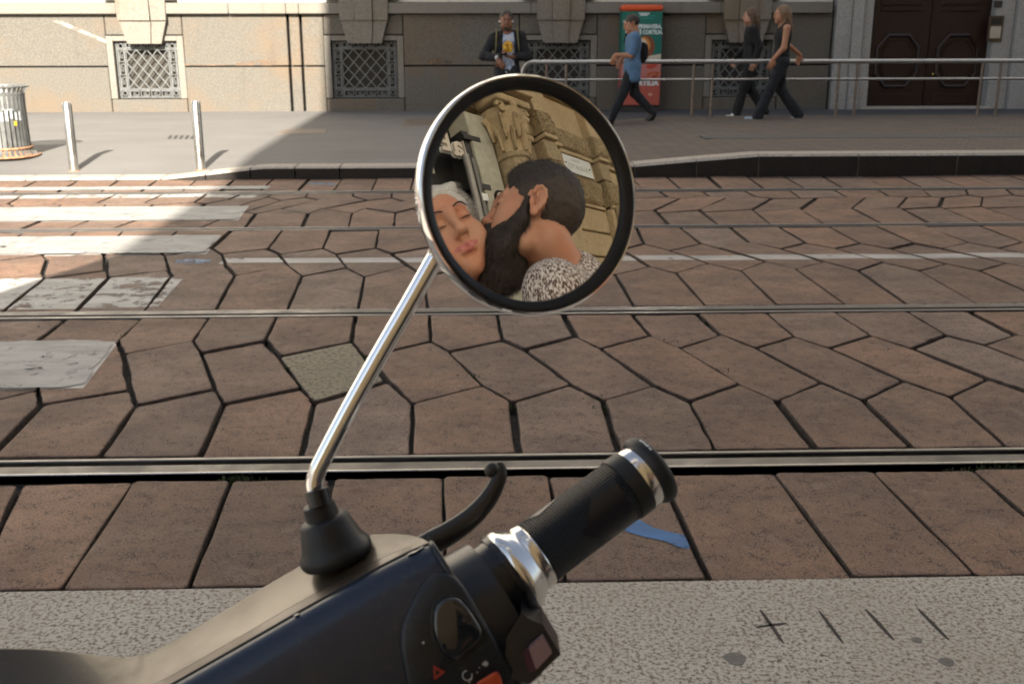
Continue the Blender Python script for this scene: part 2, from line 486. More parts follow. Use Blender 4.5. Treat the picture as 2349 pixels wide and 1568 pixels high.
CH_C2 = [
 [qe(-310,362),qe(-290,465),qe(-140,495),qe(-40,590),qe(85,635),qe(185,805)],
 [qe(-60,362),qe(-30,465),qe(120,495),qe(275,590),qe(422,627),qe(580,805)],
 [qe(190,362),qe(245,463),qe(380,497),qe(605,572),qe(780,612),qe(975,800)],
 [qe(430,362),qe(560,460),qe(662,487),qe(920,560),qe(1082,602),qe(1350,795)],
 [qe(705,360),qe(825,455),qe(1000,490),qe(1240,560),qe(1432,612),qe(1695,795)],
 [qe(975,360),qe(1140,458),qe(1305,488),qe(1570,565),qe(1767,610),qe(2080,790)],
 [qe(1250,358),qe(1440,458),qe(1610,488),qe(1915,572),qe(2105,612),qe(2500,785)],
 [qe(1510,358),qe(1740,458),qe(1890,487),qe(2250,572),qe(2450,612),qe(2900,782)],
 [qe(1780,358),qe(2040,455),qe(2215,488),qe(2600,572),qe(2810,610),qe(3300,780)],
 [qe(2080,355),qe(2340,455),qe(2530,486),qe(2950,570),qe(3170,608),qe(3700,776)],
]
CH_D1 = [
 [qd(360,150),qd(280,188),qd(330,198),qd(250,245),qd(280,255),qd(120,320)],
 [qd(610,149),qd(520,187),qd(570,196),qd(500,244),qd(540,254),qd(370,318)],
 [qd(860,147),qd(770,185),qd(820,194),qd(750,243),qd(800,252),qd(615,315)],
 [qd(1100,145),qd(1040,183),qd(1090,192),qd(1040,242),qd(1080,251),qd(850,312)],
 [qd(1280,143),qd(1215,168),qd(1335,180),qd(1200,236),qd(1240,247),qd(1085,308)],
 [qd(1445,140),qd(1430,152),qd(1500,172),qd(1310,236),qd(1365,246),qd(1325,305)],
 [qd(1650,135),qd(1630,155),qd(1700,168),qd(1500,218),qd(1645,242),qd(1625,304)],
 [qd(1890,133),qd(1885,152),qd(1960,172),qd(1720,217),qd(1880,241),qd(1870,302)],
 [qd(2095,130),qd(2090,158),qd(2160,178),qd(1945,215),qd(2110,240),qd(2110,300)],
]
CH_D2 = [
 [qe(60,172),qe(110,206),qe(160,213),qe(20,283),qe(50,290),qe(90,347)],
 [qe(325,170),qe(375,204),qe(440,213),qe(300,278),qe(320,290),qe(370,346)],
 [qe(560,166),qe(610,203),qe(700,212),qe(550,277),qe(570,292),qe(640,345)],
 [qe(790,165),qe(862,203),qe(950,213),qe(845,274),qe(862,288),qe(930,344)],
 [qe(1040,165),qe(1110,212),qe(1200,209),qe(1112,270),qe(1130,287),qe(1220,341)],
 [qe(1290,165),qe(1370,205),qe(1470,207),qe(1395,264),qe(1415,275),qe(1530,337)],
 [qe(1530,163),qe(1600,200),qe(1700,207),qe(1650,263),qe(1680,273),qe(1790,335)],
 [qe(1770,160),qe(1835,203),qe(1900,207),qe(1880,260),qe(1910,268),qe(2060,333)],
 [qe(2010,160),qe(2040,194),qe(2120,207),qe(2110,257),qe(2140,265),qe(2330,330)],
 [qe(2230,158),qe(2290,194),qe(2380,205),qe(2370,255),qe(2410,264),qe(2600,328)],
]
def grd(chs): return [np.array([G(*p) for p in c]) for c in chs]
def bridge(a, b_, k):
    return [a + (b_ - a) * (i + 1) / (k + 1) for i in range(k)]
def extend(chs, nl, nr):
    chs = list(chs)
    dl = (chs[2] - chs[0]) / 2; dr = (chs[-1] - chs[-3]) / 2
    for _ in range(nl): chs.insert(0, chs[0] - dl + RNG.normal(0, .01, dl.shape) * [1, .3])
    for _ in range(nr): chs.append(chs[-1] + dr + RNG.normal(0, .01, dr.shape) * [1, .3])
    return chs
def snap(chs, ytop, ybot):
    for c in chs:
        c[0][1] = ytop; c[-1][1] = ybot
    return chs
B_ = snap(extend(grd(CH_B), 1, 2), RAIL[1]['lip'][0] - .006, RAIL[0]['lip'][1] + .006)
C1, C2 = grd(CH_C1), grd(CH_C2)
C_ = snap(extend(C1 + bridge(C1[-1], C2[0], 2) + C2, 2, 1), RAIL[2]['lip'][0] - .008, RAIL[1]['head'][1] + .008)
D1, D2 = grd(CH_D1), grd(CH_D2)
D_ = snap(extend(D1 + bridge(D1[-1], D2[0], 4) + D2, 4, 1), RAIL[3]['lip'][0] - .008, RAIL[2]['head'][1] + .008)

polys = []          # (polygon, kind)
def cells(chs):
    for i in range(len(chs) - 1):
        c, d = chs[i], chs[i + 1]
        polys.append([c[0], d[0], d[1], c[2], c[1]])
        if i < len(chs) - 1:
            polys.append([c[2], d[1], d[2], d[3], c[4], c[3]])
            polys.append([c[4], d[3], d[4], d[5], c[5]])
cells(B_); cells(C_); cells(D_)
# one row against the near kerb, one against the far kerb
KERB_Y = 2.618
ja = [[qf(-480,190),qf(-760,832)],[qf(110,190),qf(-190,830)],[qf(770,190),qf(350,829)],[qf(1345,190),qf(1103,812)],[qf(1965,150),qf(1880,800)],
      [(1018,1085),(1024,1345)],[(1104*.9176,0),(0,0)],]
ja = [[qf(-480,190),qf(-760,832)],[qf(110,190),qf(-190,830)],[qf(770,190),qf(350,829)],[qf(1345,190),qf(1103,812)],[(764,1090),(700,1345)],
      [(1017,1087),(1024,1342)],[(1257,1087),(1298,1338)],[(1512,1085),(1629,1333)],[qg(885,130),qg(1352,745)],[qg(1472,130),qg(2068,737)],[qg(2045,105),qg(2760,725)],[qg(2700,100),qg(3500,715)]]
A_ = snap(extend([np.array([G(*p) for p in c]) for c in ja], 1, 1), RAIL[0]['gap'][0] - .004, KERB_Y + .004)
nA = len(polys)
for i in range(len(A_) - 1):
    polys.append([A_[i][0], A_[i + 1][0], A_[i + 1][1], A_[i][1]])
FK = 11.15
je = [[qd(150,82),qd(120,115)],[qd(370,82),qd(345,115)],[qd(590,82),qd(570,115)],[qd(800,81),qd(780,114)],[qd(1010,81),qd(995,114)],[qd(1220,80),qd(1200,113)],[qd(1430,80),qd(1405,112)],[qd(1625,80),qd(1605,110)],[qd(1810,78),qd(1790,112)],[qd(2000,75),qd(1990,112)],[qd(2200,74),qd(2195,112)],
      [qe(-270,95),qe(-250,148)],[qe(-40,95),qe(0,147)],[qe(170,95),qe(220,146)],[qe(370,95),qe(430,145)],[qe(590,88),qe(660,148)],[qe(800,85),qe(890,148)],[qe(1020,90),qe(1120,150)],[qe(1240,92),qe(1325,145)],[qe(1445,85),qe(1560,140)],[qe(1635,80),qe(1750,138)],[qe(1815,80),qe(1990,138)],[qe(2020,80),qe(2190,135)],[qe(2230,80),qe(2420,133)]]
E1 = [np.array([G(*p) for p in c]) for c in je]
E_ = snap(extend(E1, 3, 1), FK - .01, RAIL[3]['head'][1] + .008)
for i in range(len(E_) - 1):
    polys.append([E_[i][0], E_[i + 1][0], E_[i + 1][1], E_[i][1]])

def joint(a, c):
    """half width of the joint along an edge, the same for both stones"""
    m = (a + c) / 2
    v = mnoise.noise(Vector((m[0] * 7.3, m[1] * 7.3, 1.7)))
    return (.0052 + .0125 * max(0.0, v + .12) ** 1.1 / .6) * (.62 if m[1] < 3.35 else 1.0)
def inset(poly, d):
    P = [np.array(p) for p in poly]; n = len(P)
    area = sum(P[i][0] * P[(i + 1) % n][1] - P[(i + 1) % n][0] * P[i][1] for i in range(n))
    if area < 0: P = P[::-1]
    out = []
    for i in range(n):
        a, q, c = P[i - 1], P[i], P[(i + 1) % n]
        e1 = (q - a) / (np.linalg.norm(q - a) + 1e-9); e2 = (c - q) / (np.linalg.norm(c - q) + 1e-9)
        n1 = np.array([-e1[1], e1[0]]); n2 = np.array([-e2[1], e2[0]])
        d1, d2 = joint(a, q) * d, joint(q, c) * d
        det = n1[0] * n2[1] - n1[1] * n2[0]
        if abs(det) > .35:
            off = np.array([d1 * n2[1] - d2 * n1[1], n1[0] * d2 - n2[0] * d1]) / det
        else:
            off = (n1 + n2) / max(1 + n1 @ n2, .6) * (d1 + d2) / 2
        out.append(q + off)
    return out
def rough_edge(P, rnd, amp):
    out = []; n = len(P)
    for i in range(n):
        a, c = P[i], P[(i + 1) % n]
        e = c - a; L = np.linalg.norm(e)
        k = 5 if L > .16 else 3 if L > .07 else 1
        nv = np.array([-e[1], e[0]]) / (L + 1e-9)
        for j in range(k):
            f = j / k
            p = a + e * f
            if j == 0:   # cut the corner a little
                prev = P[i - 1]
                c1 = a + (prev - a) / (np.linalg.norm(prev - a) + 1e-9) * min(.012, .15 * np.linalg.norm(prev - a))
                c2 = a + e / (L + 1e-9) * min(.012, .15 * L)
                out += [c1 + rnd.normal(0, amp * .4, 2), c2 + rnd.normal(0, amp * .4, 2)]
            else:
                out.append(p + nv * (rnd.normal(0, amp) + .0012) + e / L * rnd.normal(0, .01))
    return out
paver_tops = []
sp = np.array(G(*qa(1900, 420)))
for pi, poly in enumerate(polys):
    ymid = np.mean([p[1] for p in poly])
    P = rough_edge(inset(poly, 1.0), RNG, .0020)
    cen = np.mean(P, axis=0)
    n = len(P)
    tilt = RNG.normal(0, .006, 2); dz = RNG.normal(0, .0026)
    def top(p): return dz + tilt @ (np.array(p) - cen)
    q = MB()
    rings = [(1.0, -.055, 0), (1.0, -.008, 0), (.6, -.0020, .0030), (0, 0, .0080), (0, .0001, .016)]
    vs = []
    for _, z, ins in rings:
        for p in P:
            d = cen - p; L = np.linalg.norm(d)
            pp = p + d / (L + 1e-9) * ins
            vs.append((pp[0] - cen[0], pp[1] - cen[1], top(pp) + z))
    ct = len(vs); NR = len(rings) - 1; vs.append((0, 0, top(cen) + .0003))
    fs = []
    for r in range(NR):
        for i in range(n):
            fs.append((r * n + i, r * n + (i + 1) % n, (r + 1) * n + (i + 1) % n, (r + 1) * n + i))
    for i in range(n):
        fs.append((NR * n + i, NR * n + (i + 1) % n, ct))
    q.add(vs, fs)
    q.m = [1 if i_ < 2 * n else 0 for i_ in range(len(fs))]
    inside = np.linalg.norm(cen - sp) < .16
    q.build('paver', [M['grey_paver'] if inside else M['paver'], M['paver_edge']], road, smooth=50, loc=(cen[0], cen[1], 0), recalc=False)
    paver_tops.append((P, cen, tilt, dz))

# outside the frame the same paving goes on as one sheet
vm = NT('distant_granite_paving')
vd = vm.n('TexVoronoi', {'Vector': vm.geo, 'Scale': 2.6}, feature='DISTANCE_TO_EDGE').outputs['Distance']
vc = vm.n('TexVoronoi', {'Vector': vm.geo, 'Scale': 2.6}).outputs['Color']
vm.P(Base_Color=vm.mix(vm.mapr(vd, .02, .045, 1, 0), vm.mix(.12, (.23, .15, .12), vc), (.03, .027, .024)), Roughness=.8)
vm.bump(vm.mapr(vd, 0, .06, 0, 1), .4, .02)
for xa, xb in ((-120, -7.2), (8.6, 120)):
    q = MB(); q.box(xa, xb, RAIL[0]['gap'][0], FK - .02, -.028, -.006); q.build('side_paving', vm.m, road)

def clip(poly, conv):
    out = [np.array(p) for p in poly]
    n = len(conv)
    for i in range(n):
        a = np.array(conv[i]); e = np.array(conv[(i + 1) % n]) - a
        ins = lambda p: e[0] * (p[1] - a[1]) - e[1] * (p[0] - a[0]) >= 0
        res = []
        for j in range(len(out)):
            c, d = out[j], out[(j + 1) % len(out)]
            ic, id_ = ins(c), ins(d)
            if ic: res.append(c)
            if ic != id_:
                den = e[0] * (d[1] - c[1]) - e[1] * (d[0] - c[0])
                t = -(e[0] * (c[1] - a[1]) - e[1] * (c[0] - a[0])) / (den + 1e-12)
                res.append(c + (d - c) * t)
        out = res
        if len(out) < 3: return []
    return out
def paint(name, conv, mat, parent, h=.0014):
    """road paint lying on every stone it crosses"""
    ar = sum(conv[i][0] * conv[(i + 1) % len(conv)][1] - conv[(i + 1) % len(conv)][0] * conv[i][1] for i in range(len(conv)))
    if ar < 0: conv = conv[::-1]
    q = MB()
    for P, cen, tilt, dz in paver_tops:
        inner = [p + (cen - p) / (np.linalg.norm(cen - p) + 1e-9) * .0045 for p in P]
        c = clip(inner, conv)
        if len(c) >= 3:
            a2 = abs(sum(c[i][0] * c[(i + 1) % len(c)][1] - c[(i + 1) % len(c)][0] * c[i][1] for i in range(len(c)))) / 2
            if a2 > 2e-5:
                vs = [(p[0], p[1], dz + tilt @ (p - cen) + h) for p in c]
                q.add(vs, [tuple(range(len(c)))])
    if q.v: return q.build(name, mat, parent, recalc=False)

M['fill_paint'] = paint_mat('dirty_white_road_paint', (.335, .33, .315), .38, .44)
crossing = setting('zebra_crossing_marking')
def band(y0p, y1p, xt, xb, m):
    """band of paint: picture heights at its right end, right end x at the far and near side"""
    a, c = G(*xt), G(*xb)
    paint('stripe', [(-8.0, c[1]), (c[0], c[1]), (a[0], a[1]), (-8.0, a[1])], m, crossing)
    if m is M['white_paint']:      # the thick coat bridges most of the joints
        lo_ = [(x, c[1] + .012 + RNG.normal(0, .006), .0075) for x in np.arange(-8, c[0] - .05, .045)]
        hi_ = [(x, a[1] - .012 + RNG.normal(0, .006), .0075) for x in np.arange(-8, a[0] - .06, .045)]
        end = [(c[0] + (a[0] - c[0]) * f - .012 + RNG.normal(0, .006), c[1] + (a[1] - c[1]) * f, .0075) for f in np.linspace(.08, .9, 9)]
        ring = lo_ + end + hi_[::-1]
        q = MB(); q.add(ring, [tuple(range(len(ring)))])
        q.build('stripe_fill', M['fill_paint'], crossing)
band(0, 0, qa(705, 215), qa(490, 498), M['white_paint'])
band(0, 0, qd(985, 582), qd(842, 742), M['worn_paint'])
band(0, 0, qd(1182, 362), qd(1100, 458), M['white_paint'])
band(0, 0, qd(1330, 205), qd(1272, 280), M['white_paint'])
band(0, 0, qd(1420, 133), qd(1350, 156), M['worn_paint'])
band(0, 0, qd(1445, 98), qd(1425, 116), M['white_paint'])
edge = setting('lane_line_marking')
l0, l1 = G(*qd(1195, 484)), G(*qd(1205, 510))
paint('line', [(l0[0], l1[1] + .005), (9, l1[1] + .005), (9, l0[1]), (l0[0], l0[1])], M['line_paint'], edge)
blue = setting('spray_paint_marking')
def scrawl(pts, m, name='paint_streak'):
    g = [G(*p) for p in pts]
    n = len(g)
    h = n // 2
    for i in range(h - 1):
        paint(name, [g[i], g[i + 1], g[n - 2 - i], g[n - 1 - i]], m, blue, .0018 + .0001 * i)
scrawl([(1440,1172),(1462,1190),(1500,1212),(1540,1222),(1568,1228),(1585,1250),(1578,1262),(1556,1256),(1525,1243),(1482,1234),(1440,1222),(1400,1196)], M['blue_paint'])
scrawl([qd(940,490),qd(1000,485),qd(1120,487),qd(1125,503),qd(1000,510),qd(935,507)], M['pale_blue_paint'])
scrawl([qd(1640,80),qd(1700,76),qd(1790,78),qd(1795,92),qd(1700,92),qd(1650,88)], M['pale_blue_paint'])

# moss and small weeds in the joints (nobody could count it)
q = MB()
spots = [qb(500,830)] * 0
for (px, py, n_, sp_) in [(*qa(340,120),40,.10),(*qa(760,170),40,.10),(*qa(1155,270),40,.08),(*qa(1690,370),60,.10),(*qa(1740,460),40,.07),(*qb(240,300),40,.08),(*qb(900,420),60,.10),(*qb(1060,530),60,.08),(*qb(1120,590),40,.05),(*qb(1600,550),50,.08),(*qb(1650,600),40,.06),
                    (*qb(1960,480),40,.08),(*qc(480,100),40,.07),(*qc(240,215),40,.08),(*qc(560,390),40,.10),(*qd(1480,470),40,.1),(540,1092,90,.05),(565,1098,60,.05),(*qg(2230,70),80,.10),(*qg(1980,95),60,.08),(*qc(520,800),50,.05)]:
    g = G(px, py)
    for _ in range(n_):
        x, y = g[0] + RNG.normal(0, sp_ * .45), g[1] + RNG.normal(0, sp_ * .22)
        s_ = .004 + .006 * RNG.random(); a = RNG.random() * PI; z0 = -.022
        hgt = .012 + .018 * RNG.random()
        q.add([(x - s_ * math.cos(a), y - s_ * math.sin(a), z0), (x + s_ * math.cos(a), y + s_ * math.sin(a), z0), (x + RNG.normal(0, .006), y + RNG.normal(0, .006), z0 + hgt)], [(0, 1, 2)])
tag(q.build('moss', M['moss'], recalc=False), 'green moss and weeds growing in the paving joints', 'moss', kind='stuff')

# near kerb slabs with the carved marks
kerb = setting('kerb')
for xa, xb in ((-14, -1.92), (-1.915, 3.2), (3.205, 16)):
    q = MB(); q.box(xa, xb, -1.1, KERB_Y, -.12, .012, .012)
    q.build('kerb_slab', M['kerb'], kerb, smooth=40)
mark_m = simple('carved_groove_dark', (.048, .040, .034), .9, var=.35, scale=90)  # thin dark strips laid on the slab draw the carved lines
hz = zr(1820, 1480, 2349 / 600)
def carved(p0, p1, w):
    a, c = G(*hz(*p0), .012), G(*hz(*p1), .012)
    d = (c - a); L = np.linalg.norm(d); d /= L; nv = np.array([-d[1], d[0]])
    pts = []
    prof = [(0, .35), (.15, .8), (.5, 1), (.85, .75), (1, .3)]
    for f, k in prof: pts.append(a + d * L * f + nv * w * k * (.9 + .2 * RNG.random()))
    for f, k in prof[::-1]: pts.append(a + d * L * f - nv * w * k * (.9 + .2 * RNG.random()))
    q = MB(); q.prism([tuple(p) for p in pts], .0122, .0132)
    q.build('carved_mark', mark_m, kerb)
carved((315, 170), (545, 500), .0055); carved((270, 340), (575, 300), .0045)
carved((890, 180), (1125, 495), .005); carved((1345, 165), (1625, 468), .0055); carved((1860, 160), (2160, 465), .0055)
stain_m = simple('old_gum_stain', (.16, .145, .13), .8, var=.25, scale=120)
for px, py, rx, ry in [(*hz(70, 650), .026, .017), (*hz(1850, 465), .013, .008), (*hz(2140, 680), .018, .011)]:
    g = G(px, py, .012); q = MB()
    q.prism([(g[0] + rx * math.cos(a) * (1 + .15 * math.sin(3 * a)), g[1] + ry * 1.6 * math.sin(a)) for a in np.linspace(0, 2 * PI, 18)[:-1]], .0122, .0130)
    q.build('gum_stain', stain_m, kerb)
# ------------------------------------------------------------------ far pavement, platform, railing, bollards, bin
WALL = 19.42
def dip(x):
    """dropped kerb for the crossing"""
    if x > -2.25 or x < -6.2: return 0.0
    if x > -3.25: return (-2.25 - x) / 1.0
    if x < -5.1: return max(0.0, (x + 6.2) / 1.1)
    return 1.0
def pav_z(x, y):
    f = max(0.0, min(1.0, (12.5 - y) / 1.1))
    return .12 - .105 * dip(x) * f
M['kerb_face'] = wall_mat('shaded_kerb_face', (.030, .025, .022), (.020, .017, .015), 40, .6, .5, .5)  # shade on the upright kerb faces put into a darker stone colour
PX0, PX1 = 1.60, 2.85
pavement = setting('pavement')
q = MB()
xs = [-60, -20, -9] + list(np.arange(-6.6, -1.8, .15)) + [0, 4, 10, 25, 60]
ys = [FK + .30, 11.6, 11.8, 12.0, 12.25, 12.5, 14, WALL - .02]
vs = [(x, y, pav_z(x, y)) for y in ys for x in xs]; nx = len(xs)
q.add(vs, [(j * nx + i, j * nx + i + 1, (j + 1) * nx + i + 1, (j + 1) * nx + i) for j in range(len(ys) - 1) for i in range(nx - 1)])
q.build('asphalt_surface', M['asphalt'], pavement, smooth=True)
x = -24.0
while x < PX0 - .05:
    L = .92 if x < 1.0 else 1.0
    if -7 < x < -1.9: L = .46
    L = min(L, PX0 - x)
    q = MB(); k = 5
    for i in range(k):
        xa = x + .006 + (L - .012) * i / k; xb = x + .006 + (L - .012) * (i + 1) / k
        za, zb = pav_z(xa, FK), pav_z(xb, FK)
        q.add([(xa, FK, -.1), (xb, FK, -.1), (xb, FK, zb - .015), (xa, FK, za - .015), (xa, FK + .02, za + .002), (xb, FK + .02, zb + .002), (xa, FK + .298, za + .003), (xb, FK + .298, zb + .003)],
              [(3, 2, 5, 4), (4, 5, 7, 6)])
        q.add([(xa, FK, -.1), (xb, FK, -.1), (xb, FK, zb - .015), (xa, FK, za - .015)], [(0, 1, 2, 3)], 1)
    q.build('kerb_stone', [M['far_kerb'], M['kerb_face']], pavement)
    x += L
# patch strips and covers set in the pavement
def flat(name, poly_px, z, m, parent, h=.004):
    g = [G(*p, z) for p in poly_px]
    q = MB(); q.prism([tuple(p) for p in g], z - .02, z + h); return q.build(name, m, parent)
cover_m = simple('worn_iron_cover', (.16, .13, .105), .6, metal=.3, var=.3, bump=.4, bscale=90)
zf = zr(560, 0, 2349 / 719.0)
c1 = flat('drain_cover', [(630, 308), (745, 306), (752, 296), (652, 297)], .12, cover_m, pavement)
c2 = flat('drain_cover', [(924, 288), (1060, 287), (1060, 272), (930, 273)], .12, cover_m, pavement)
for i in range(5):
    x0 = 384 + i * 13
    flat('drain_slot', [(x0, 319), (x0 + 7, 319), (x0 + 12, 311), (x0 + 5, 311)], .12, M['dark_gap'], pavement, .003)
dark_strip = [(960, 285), (2900, 285)]
q = MB(); q.box(.6, 60, 16.6, WALL - .03, .1, .1245); q.build('dark_asphalt_strip', M['asphalt_dark'], pavement)

# tram platform with kerb and block paving
bt = NT('herringbone_block_paving')
mp = bt.scaled((1, 1, 1), (0, 0, math.radians(45)))
br = bt.n('TexBrick', {'Vector': mp, 'Color1': (.140, .106, .084), 'Color2': (.100, .082, .070), 'Mortar': (.035, .03, .027), 'Scale': 1.0, 'Mortar Size': .008, 'Brick Width': .24, 'Row Height': .12})
gb = bt.noise(2, 4)
bt.P(Base_Color=bt.mix(bt.mapr(gb, .4, .7, 0, .45), br.outputs['Color'], (.085, .075, .066)), Roughness=.85)
bt.bump(br.outputs['Fac'], -.5, .006)
platform = setting('tram_platform')
def plat_z(x): return .125 + (.225 - .125) * max(0, min(1, (x - PX0) / (PX1 - PX0)))
PB = 16.52
q = MB(); xs = [PX0, 1.9, 2.3, 2.6, PX1, 3.3, 10, 60]
FRONT = FK
vs = []
for x in xs: vs += [(x, FRONT + .30, plat_z(x)), (x, PB, plat_z(x)), (x, PB, .05)]
n = len(xs); fs = []
for i in range(n - 1):
    fs += [(3 * i, 3 * i + 3, 3 * i + 4, 3 * i + 1), (3 * i + 1, 3 * i + 4, 3 * i + 5, 3 * i + 2)]
q.add(vs, fs); q.build('block_paving', bt.m, platform)
q = MB(); q.box(2.7, 60, FRONT + 1.75, FRONT + 2.15, .2, .229); q.build('tactile_strip', asphalt_mat('dark_tactile_paving', (.085, .085, .085)), platform)
x = PX0
while x < 16:
    L = .65 if x < PX1 else 1.05
    za, zb = plat_z(x), plat_z(x + L)
    q = MB(); xa, xb = x + .004, x + L - .004
    q.add([(xa, FRONT, -.1), (xb, FRONT, -.1), (xb, FRONT, zb - .02), (xa, FRONT, za - .02), (xb, FRONT + .03, zb + .004), (xa, FRONT + .03, za + .004), (xb, FRONT + .295, zb + .004), (xa, FRONT + .295, za + .004), (xb, FRONT + .295, -.1), (xa, FRONT + .295, -.1)],
          [(3, 2, 4, 5), (5, 4, 6, 7), (0, 3, 5, 7, 9), (1, 8, 6, 4, 2)])
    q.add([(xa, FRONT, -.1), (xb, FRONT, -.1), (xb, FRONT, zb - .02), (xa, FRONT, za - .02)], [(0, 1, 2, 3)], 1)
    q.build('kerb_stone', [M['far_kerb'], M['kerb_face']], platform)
    x += L
q = MB(); q.box(16, 60, FRONT, FRONT + .295, -.1, .229); q.build('kerb_stone', M['far_kerb'], platform)
# ground beyond and behind, so that the place goes on
ground = setting('ground')
q = MB(); q.box(-300, 300, -300, 300, -.6, -.13); q.build('ground_sheet', M['asphalt'], ground)

# railing along the platform
RY = 16.35
def rx(px, py=147): return W(px, py, RY)[0]
rail = thing('platform_railing', 'long two-bar tubular steel railing with paired brown posts along the tram platform', 'railing', (rx(1200), RY, .2))
rx0 = rx(1200)
top_z = W(1500, 142, RY)[1]; mid_z = W(1500, 183, RY)[1]
q = MB()
xe = rx0
path = [(0, 0, .02)] + [(0, 0, top_z - .2 - .16)] + [(.16 - .16 * math.cos(a), 0, top_z - .2 - .16 + .16 * math.sin(a)) for a in np.linspace(.25, PI / 2, 5)]
q.tube([path[0], path[1]], .020, 12)
q.build('end_post', M['post_tube'], rail, smooth=60)
q = MB(); q.tube(path[1:] + [(1.2, 0, top_z - .2), (rx(4300) - xe, 0, top_z - .2)], .033, 14); q.build('top_rail', M['rail_tube'], rail, smooth=60)
q = MB(); q.tube([(.02, 0, mid_z - .2), (rx(4300) - xe, 0, mid_z - .2)], .019, 10); q.build('mid_rail', M['rail_tube'], rail, smooth=60)
posts = [1254, 1299, 1592, 1635.5, 1926, 1968, 2255, 2297, 2588, 2631, 2925, 2968]
pm = None
for px in posts:
    if pm is None:
        q = MB(); q.tube([(0, 0, 0), (0, 0, top_z - .2 - .03)], .0215, 12)
        q.lathe((0, 0, .005), (0, 0, 1), [(0, .045), (.012, .045), (.014, .022)], 16)
        pm = q.mesh('post', M['post_tube'], 60)
    o = bpy.data.objects.new('post', pm); o.location = (rx(px) - xe, 0, .022); link(o, rail)

# two steel bollards
for (px, py, lab) in [(170.5, 391, 'brushed steel bollard on the sunlit crossing, beside the litter bin'), (461, 389, 'brushed steel bollard nearer the shadow edge, the one farther from the litter bin')]:
    zb = .02
    for _ in range(20):
        g = G(px, py, zb); zb = pav_z(*g)
    t = thing('bollard', lab, 'bollard', (g[0], g[1], zb), 'steel bollards on the pavement')
    q = MB(); q.lathe((0, 0, -.02), (0, 0, 1), [(0, .049), (.715, .049), (.724, .046), (.728, .040)], 28)
    q.build('tube', M['stainless'], t, smooth=40)
    q = MB(); q.lathe((0, 0, .698), (0, 0, 1), [(0, .0405), (.012, .0405), (.018, .036), (.0185, 0)], 28); q.build('cap', M['stainless'], t, smooth=40)
    q = MB(); q.lathe((0, 0, 0), (0, 0, 1), [(-.02, .058), (.003, .058), (.006, .050)], 28); q.build('base_ring', M['rust_iron'], t, smooth=40)

# slatted litter bin
g = G(12, 357, .12)
bin_ = thing('litter_bin', 'round grey slatted metal litter bin with a rusty flared foot', 'litter bin', (g[0], g[1], .12))
def binr(z):   # slat profile
    return np.interp(z, [.0, .03, .10, .60, .70, .76], [.37, .335, .285, .278, .285, .33])
nsl = 34
q = MB()
zs_ = [.0, .02, .05, .10, .30, .55, .66, .71, .745, .765]
w = .017
vs = []; fs = []
for i, z in enumerate(zs_):
    r = binr(z)
    vs += [(r, -w, z), (r, w, z), (r - .006, w, z), (r - .006, -w, z)]
for i in range(len(zs_) - 1):
    a = 4 * i
    for k in range(4): fs.append((a + k, a + (k + 1) % 4, a + 4 + (k + 1) % 4, a + 4 + k))
fs += [(3, 2, 1, 0), tuple(4 * (len(zs_) - 1) + k for k in range(4))]
q.add(vs, fs); sm = q.mesh('slat', M['bin_metal'])
for i in range(nsl):
    o = bpy.data.objects.new('slat', sm); o.rotation_euler = (0, 0, 2 * PI * i / nsl); link(o, bin_)
for nm, z, r, rr, m in [('top_ring', .765, .332, .010, M['bin_metal']), ('upper_ring', .68, .276, .012, M['bin_metal']), ('lower_ring', .095, .300, .013, M['rust_iron']), ('foot_ring', .008, .372, .012, M['rust_iron'])]:
    q = MB(); q.tube([(r * math.cos(a), r * math.sin(a), z) for a in np.linspace(0, 2 * PI, 41)[:-1]], rr, 8, closed=True, up=(0, 0, 1)); q.build(nm, m, bin_, smooth=True)
q = MB(); q.lathe((0, 0, 0), (0, 0, 1), [(.0, .365), (.03, .325), (.09, .275)], 40); q.build('foot_skirt', M['rust_iron'], bin_, smooth=True)
lin = simple('dull_zinc_liner', (.20, .205, .20), .45, metal=.5, var=.3)
q = MB(); q.lathe((0, 0, 0), (0, 0, 1), [(.06, .255), (.47, .258), (.50, .262)], 40); q.build('liner', lin, bin_, smooth=True)
sticker = simple('peeling_sticker', (.42, .44, .46), .5, var=.3, scale=30)
yel = simple('yellow_sticker', (.62, .40, .03), .5)
q = MB()
for i in range(nsl):
    a = 2 * PI * i / nsl
    if -2.2 < ((a + PI) % (2 * PI)) - PI < -.25 and i % 1 == 0:
        rr = .2808; h = .012
        ca, sa = math.cos(a), math.sin(a); zt = .52 + RNG.normal(0, .02); zb_ = .40 + RNG.normal(0, .025)
        q.add([(rr * ca + h * sa, rr * sa - h * ca, zb_), (rr * ca - h * sa, rr * sa + h * ca, zb_), (rr * ca - h * sa, rr * sa + h * ca, zt), (rr * ca + h * sa, rr * sa - h * ca, zt)], [(0, 1, 2, 3)])
tag(q.build('sticker_scraps', sticker, bin_), kind='stuff')
a = -.62; q = MB(); rr = .282
q.slab([(rr * math.cos(a + da), rr * math.sin(a + da), .37 + z) for da, z in [(-.05, -.02), (.05, -.025), (.06, .02), (-.04, .03)]], (.004, -.004, 0)); q.build('yellow_sticker', yel, bin_)
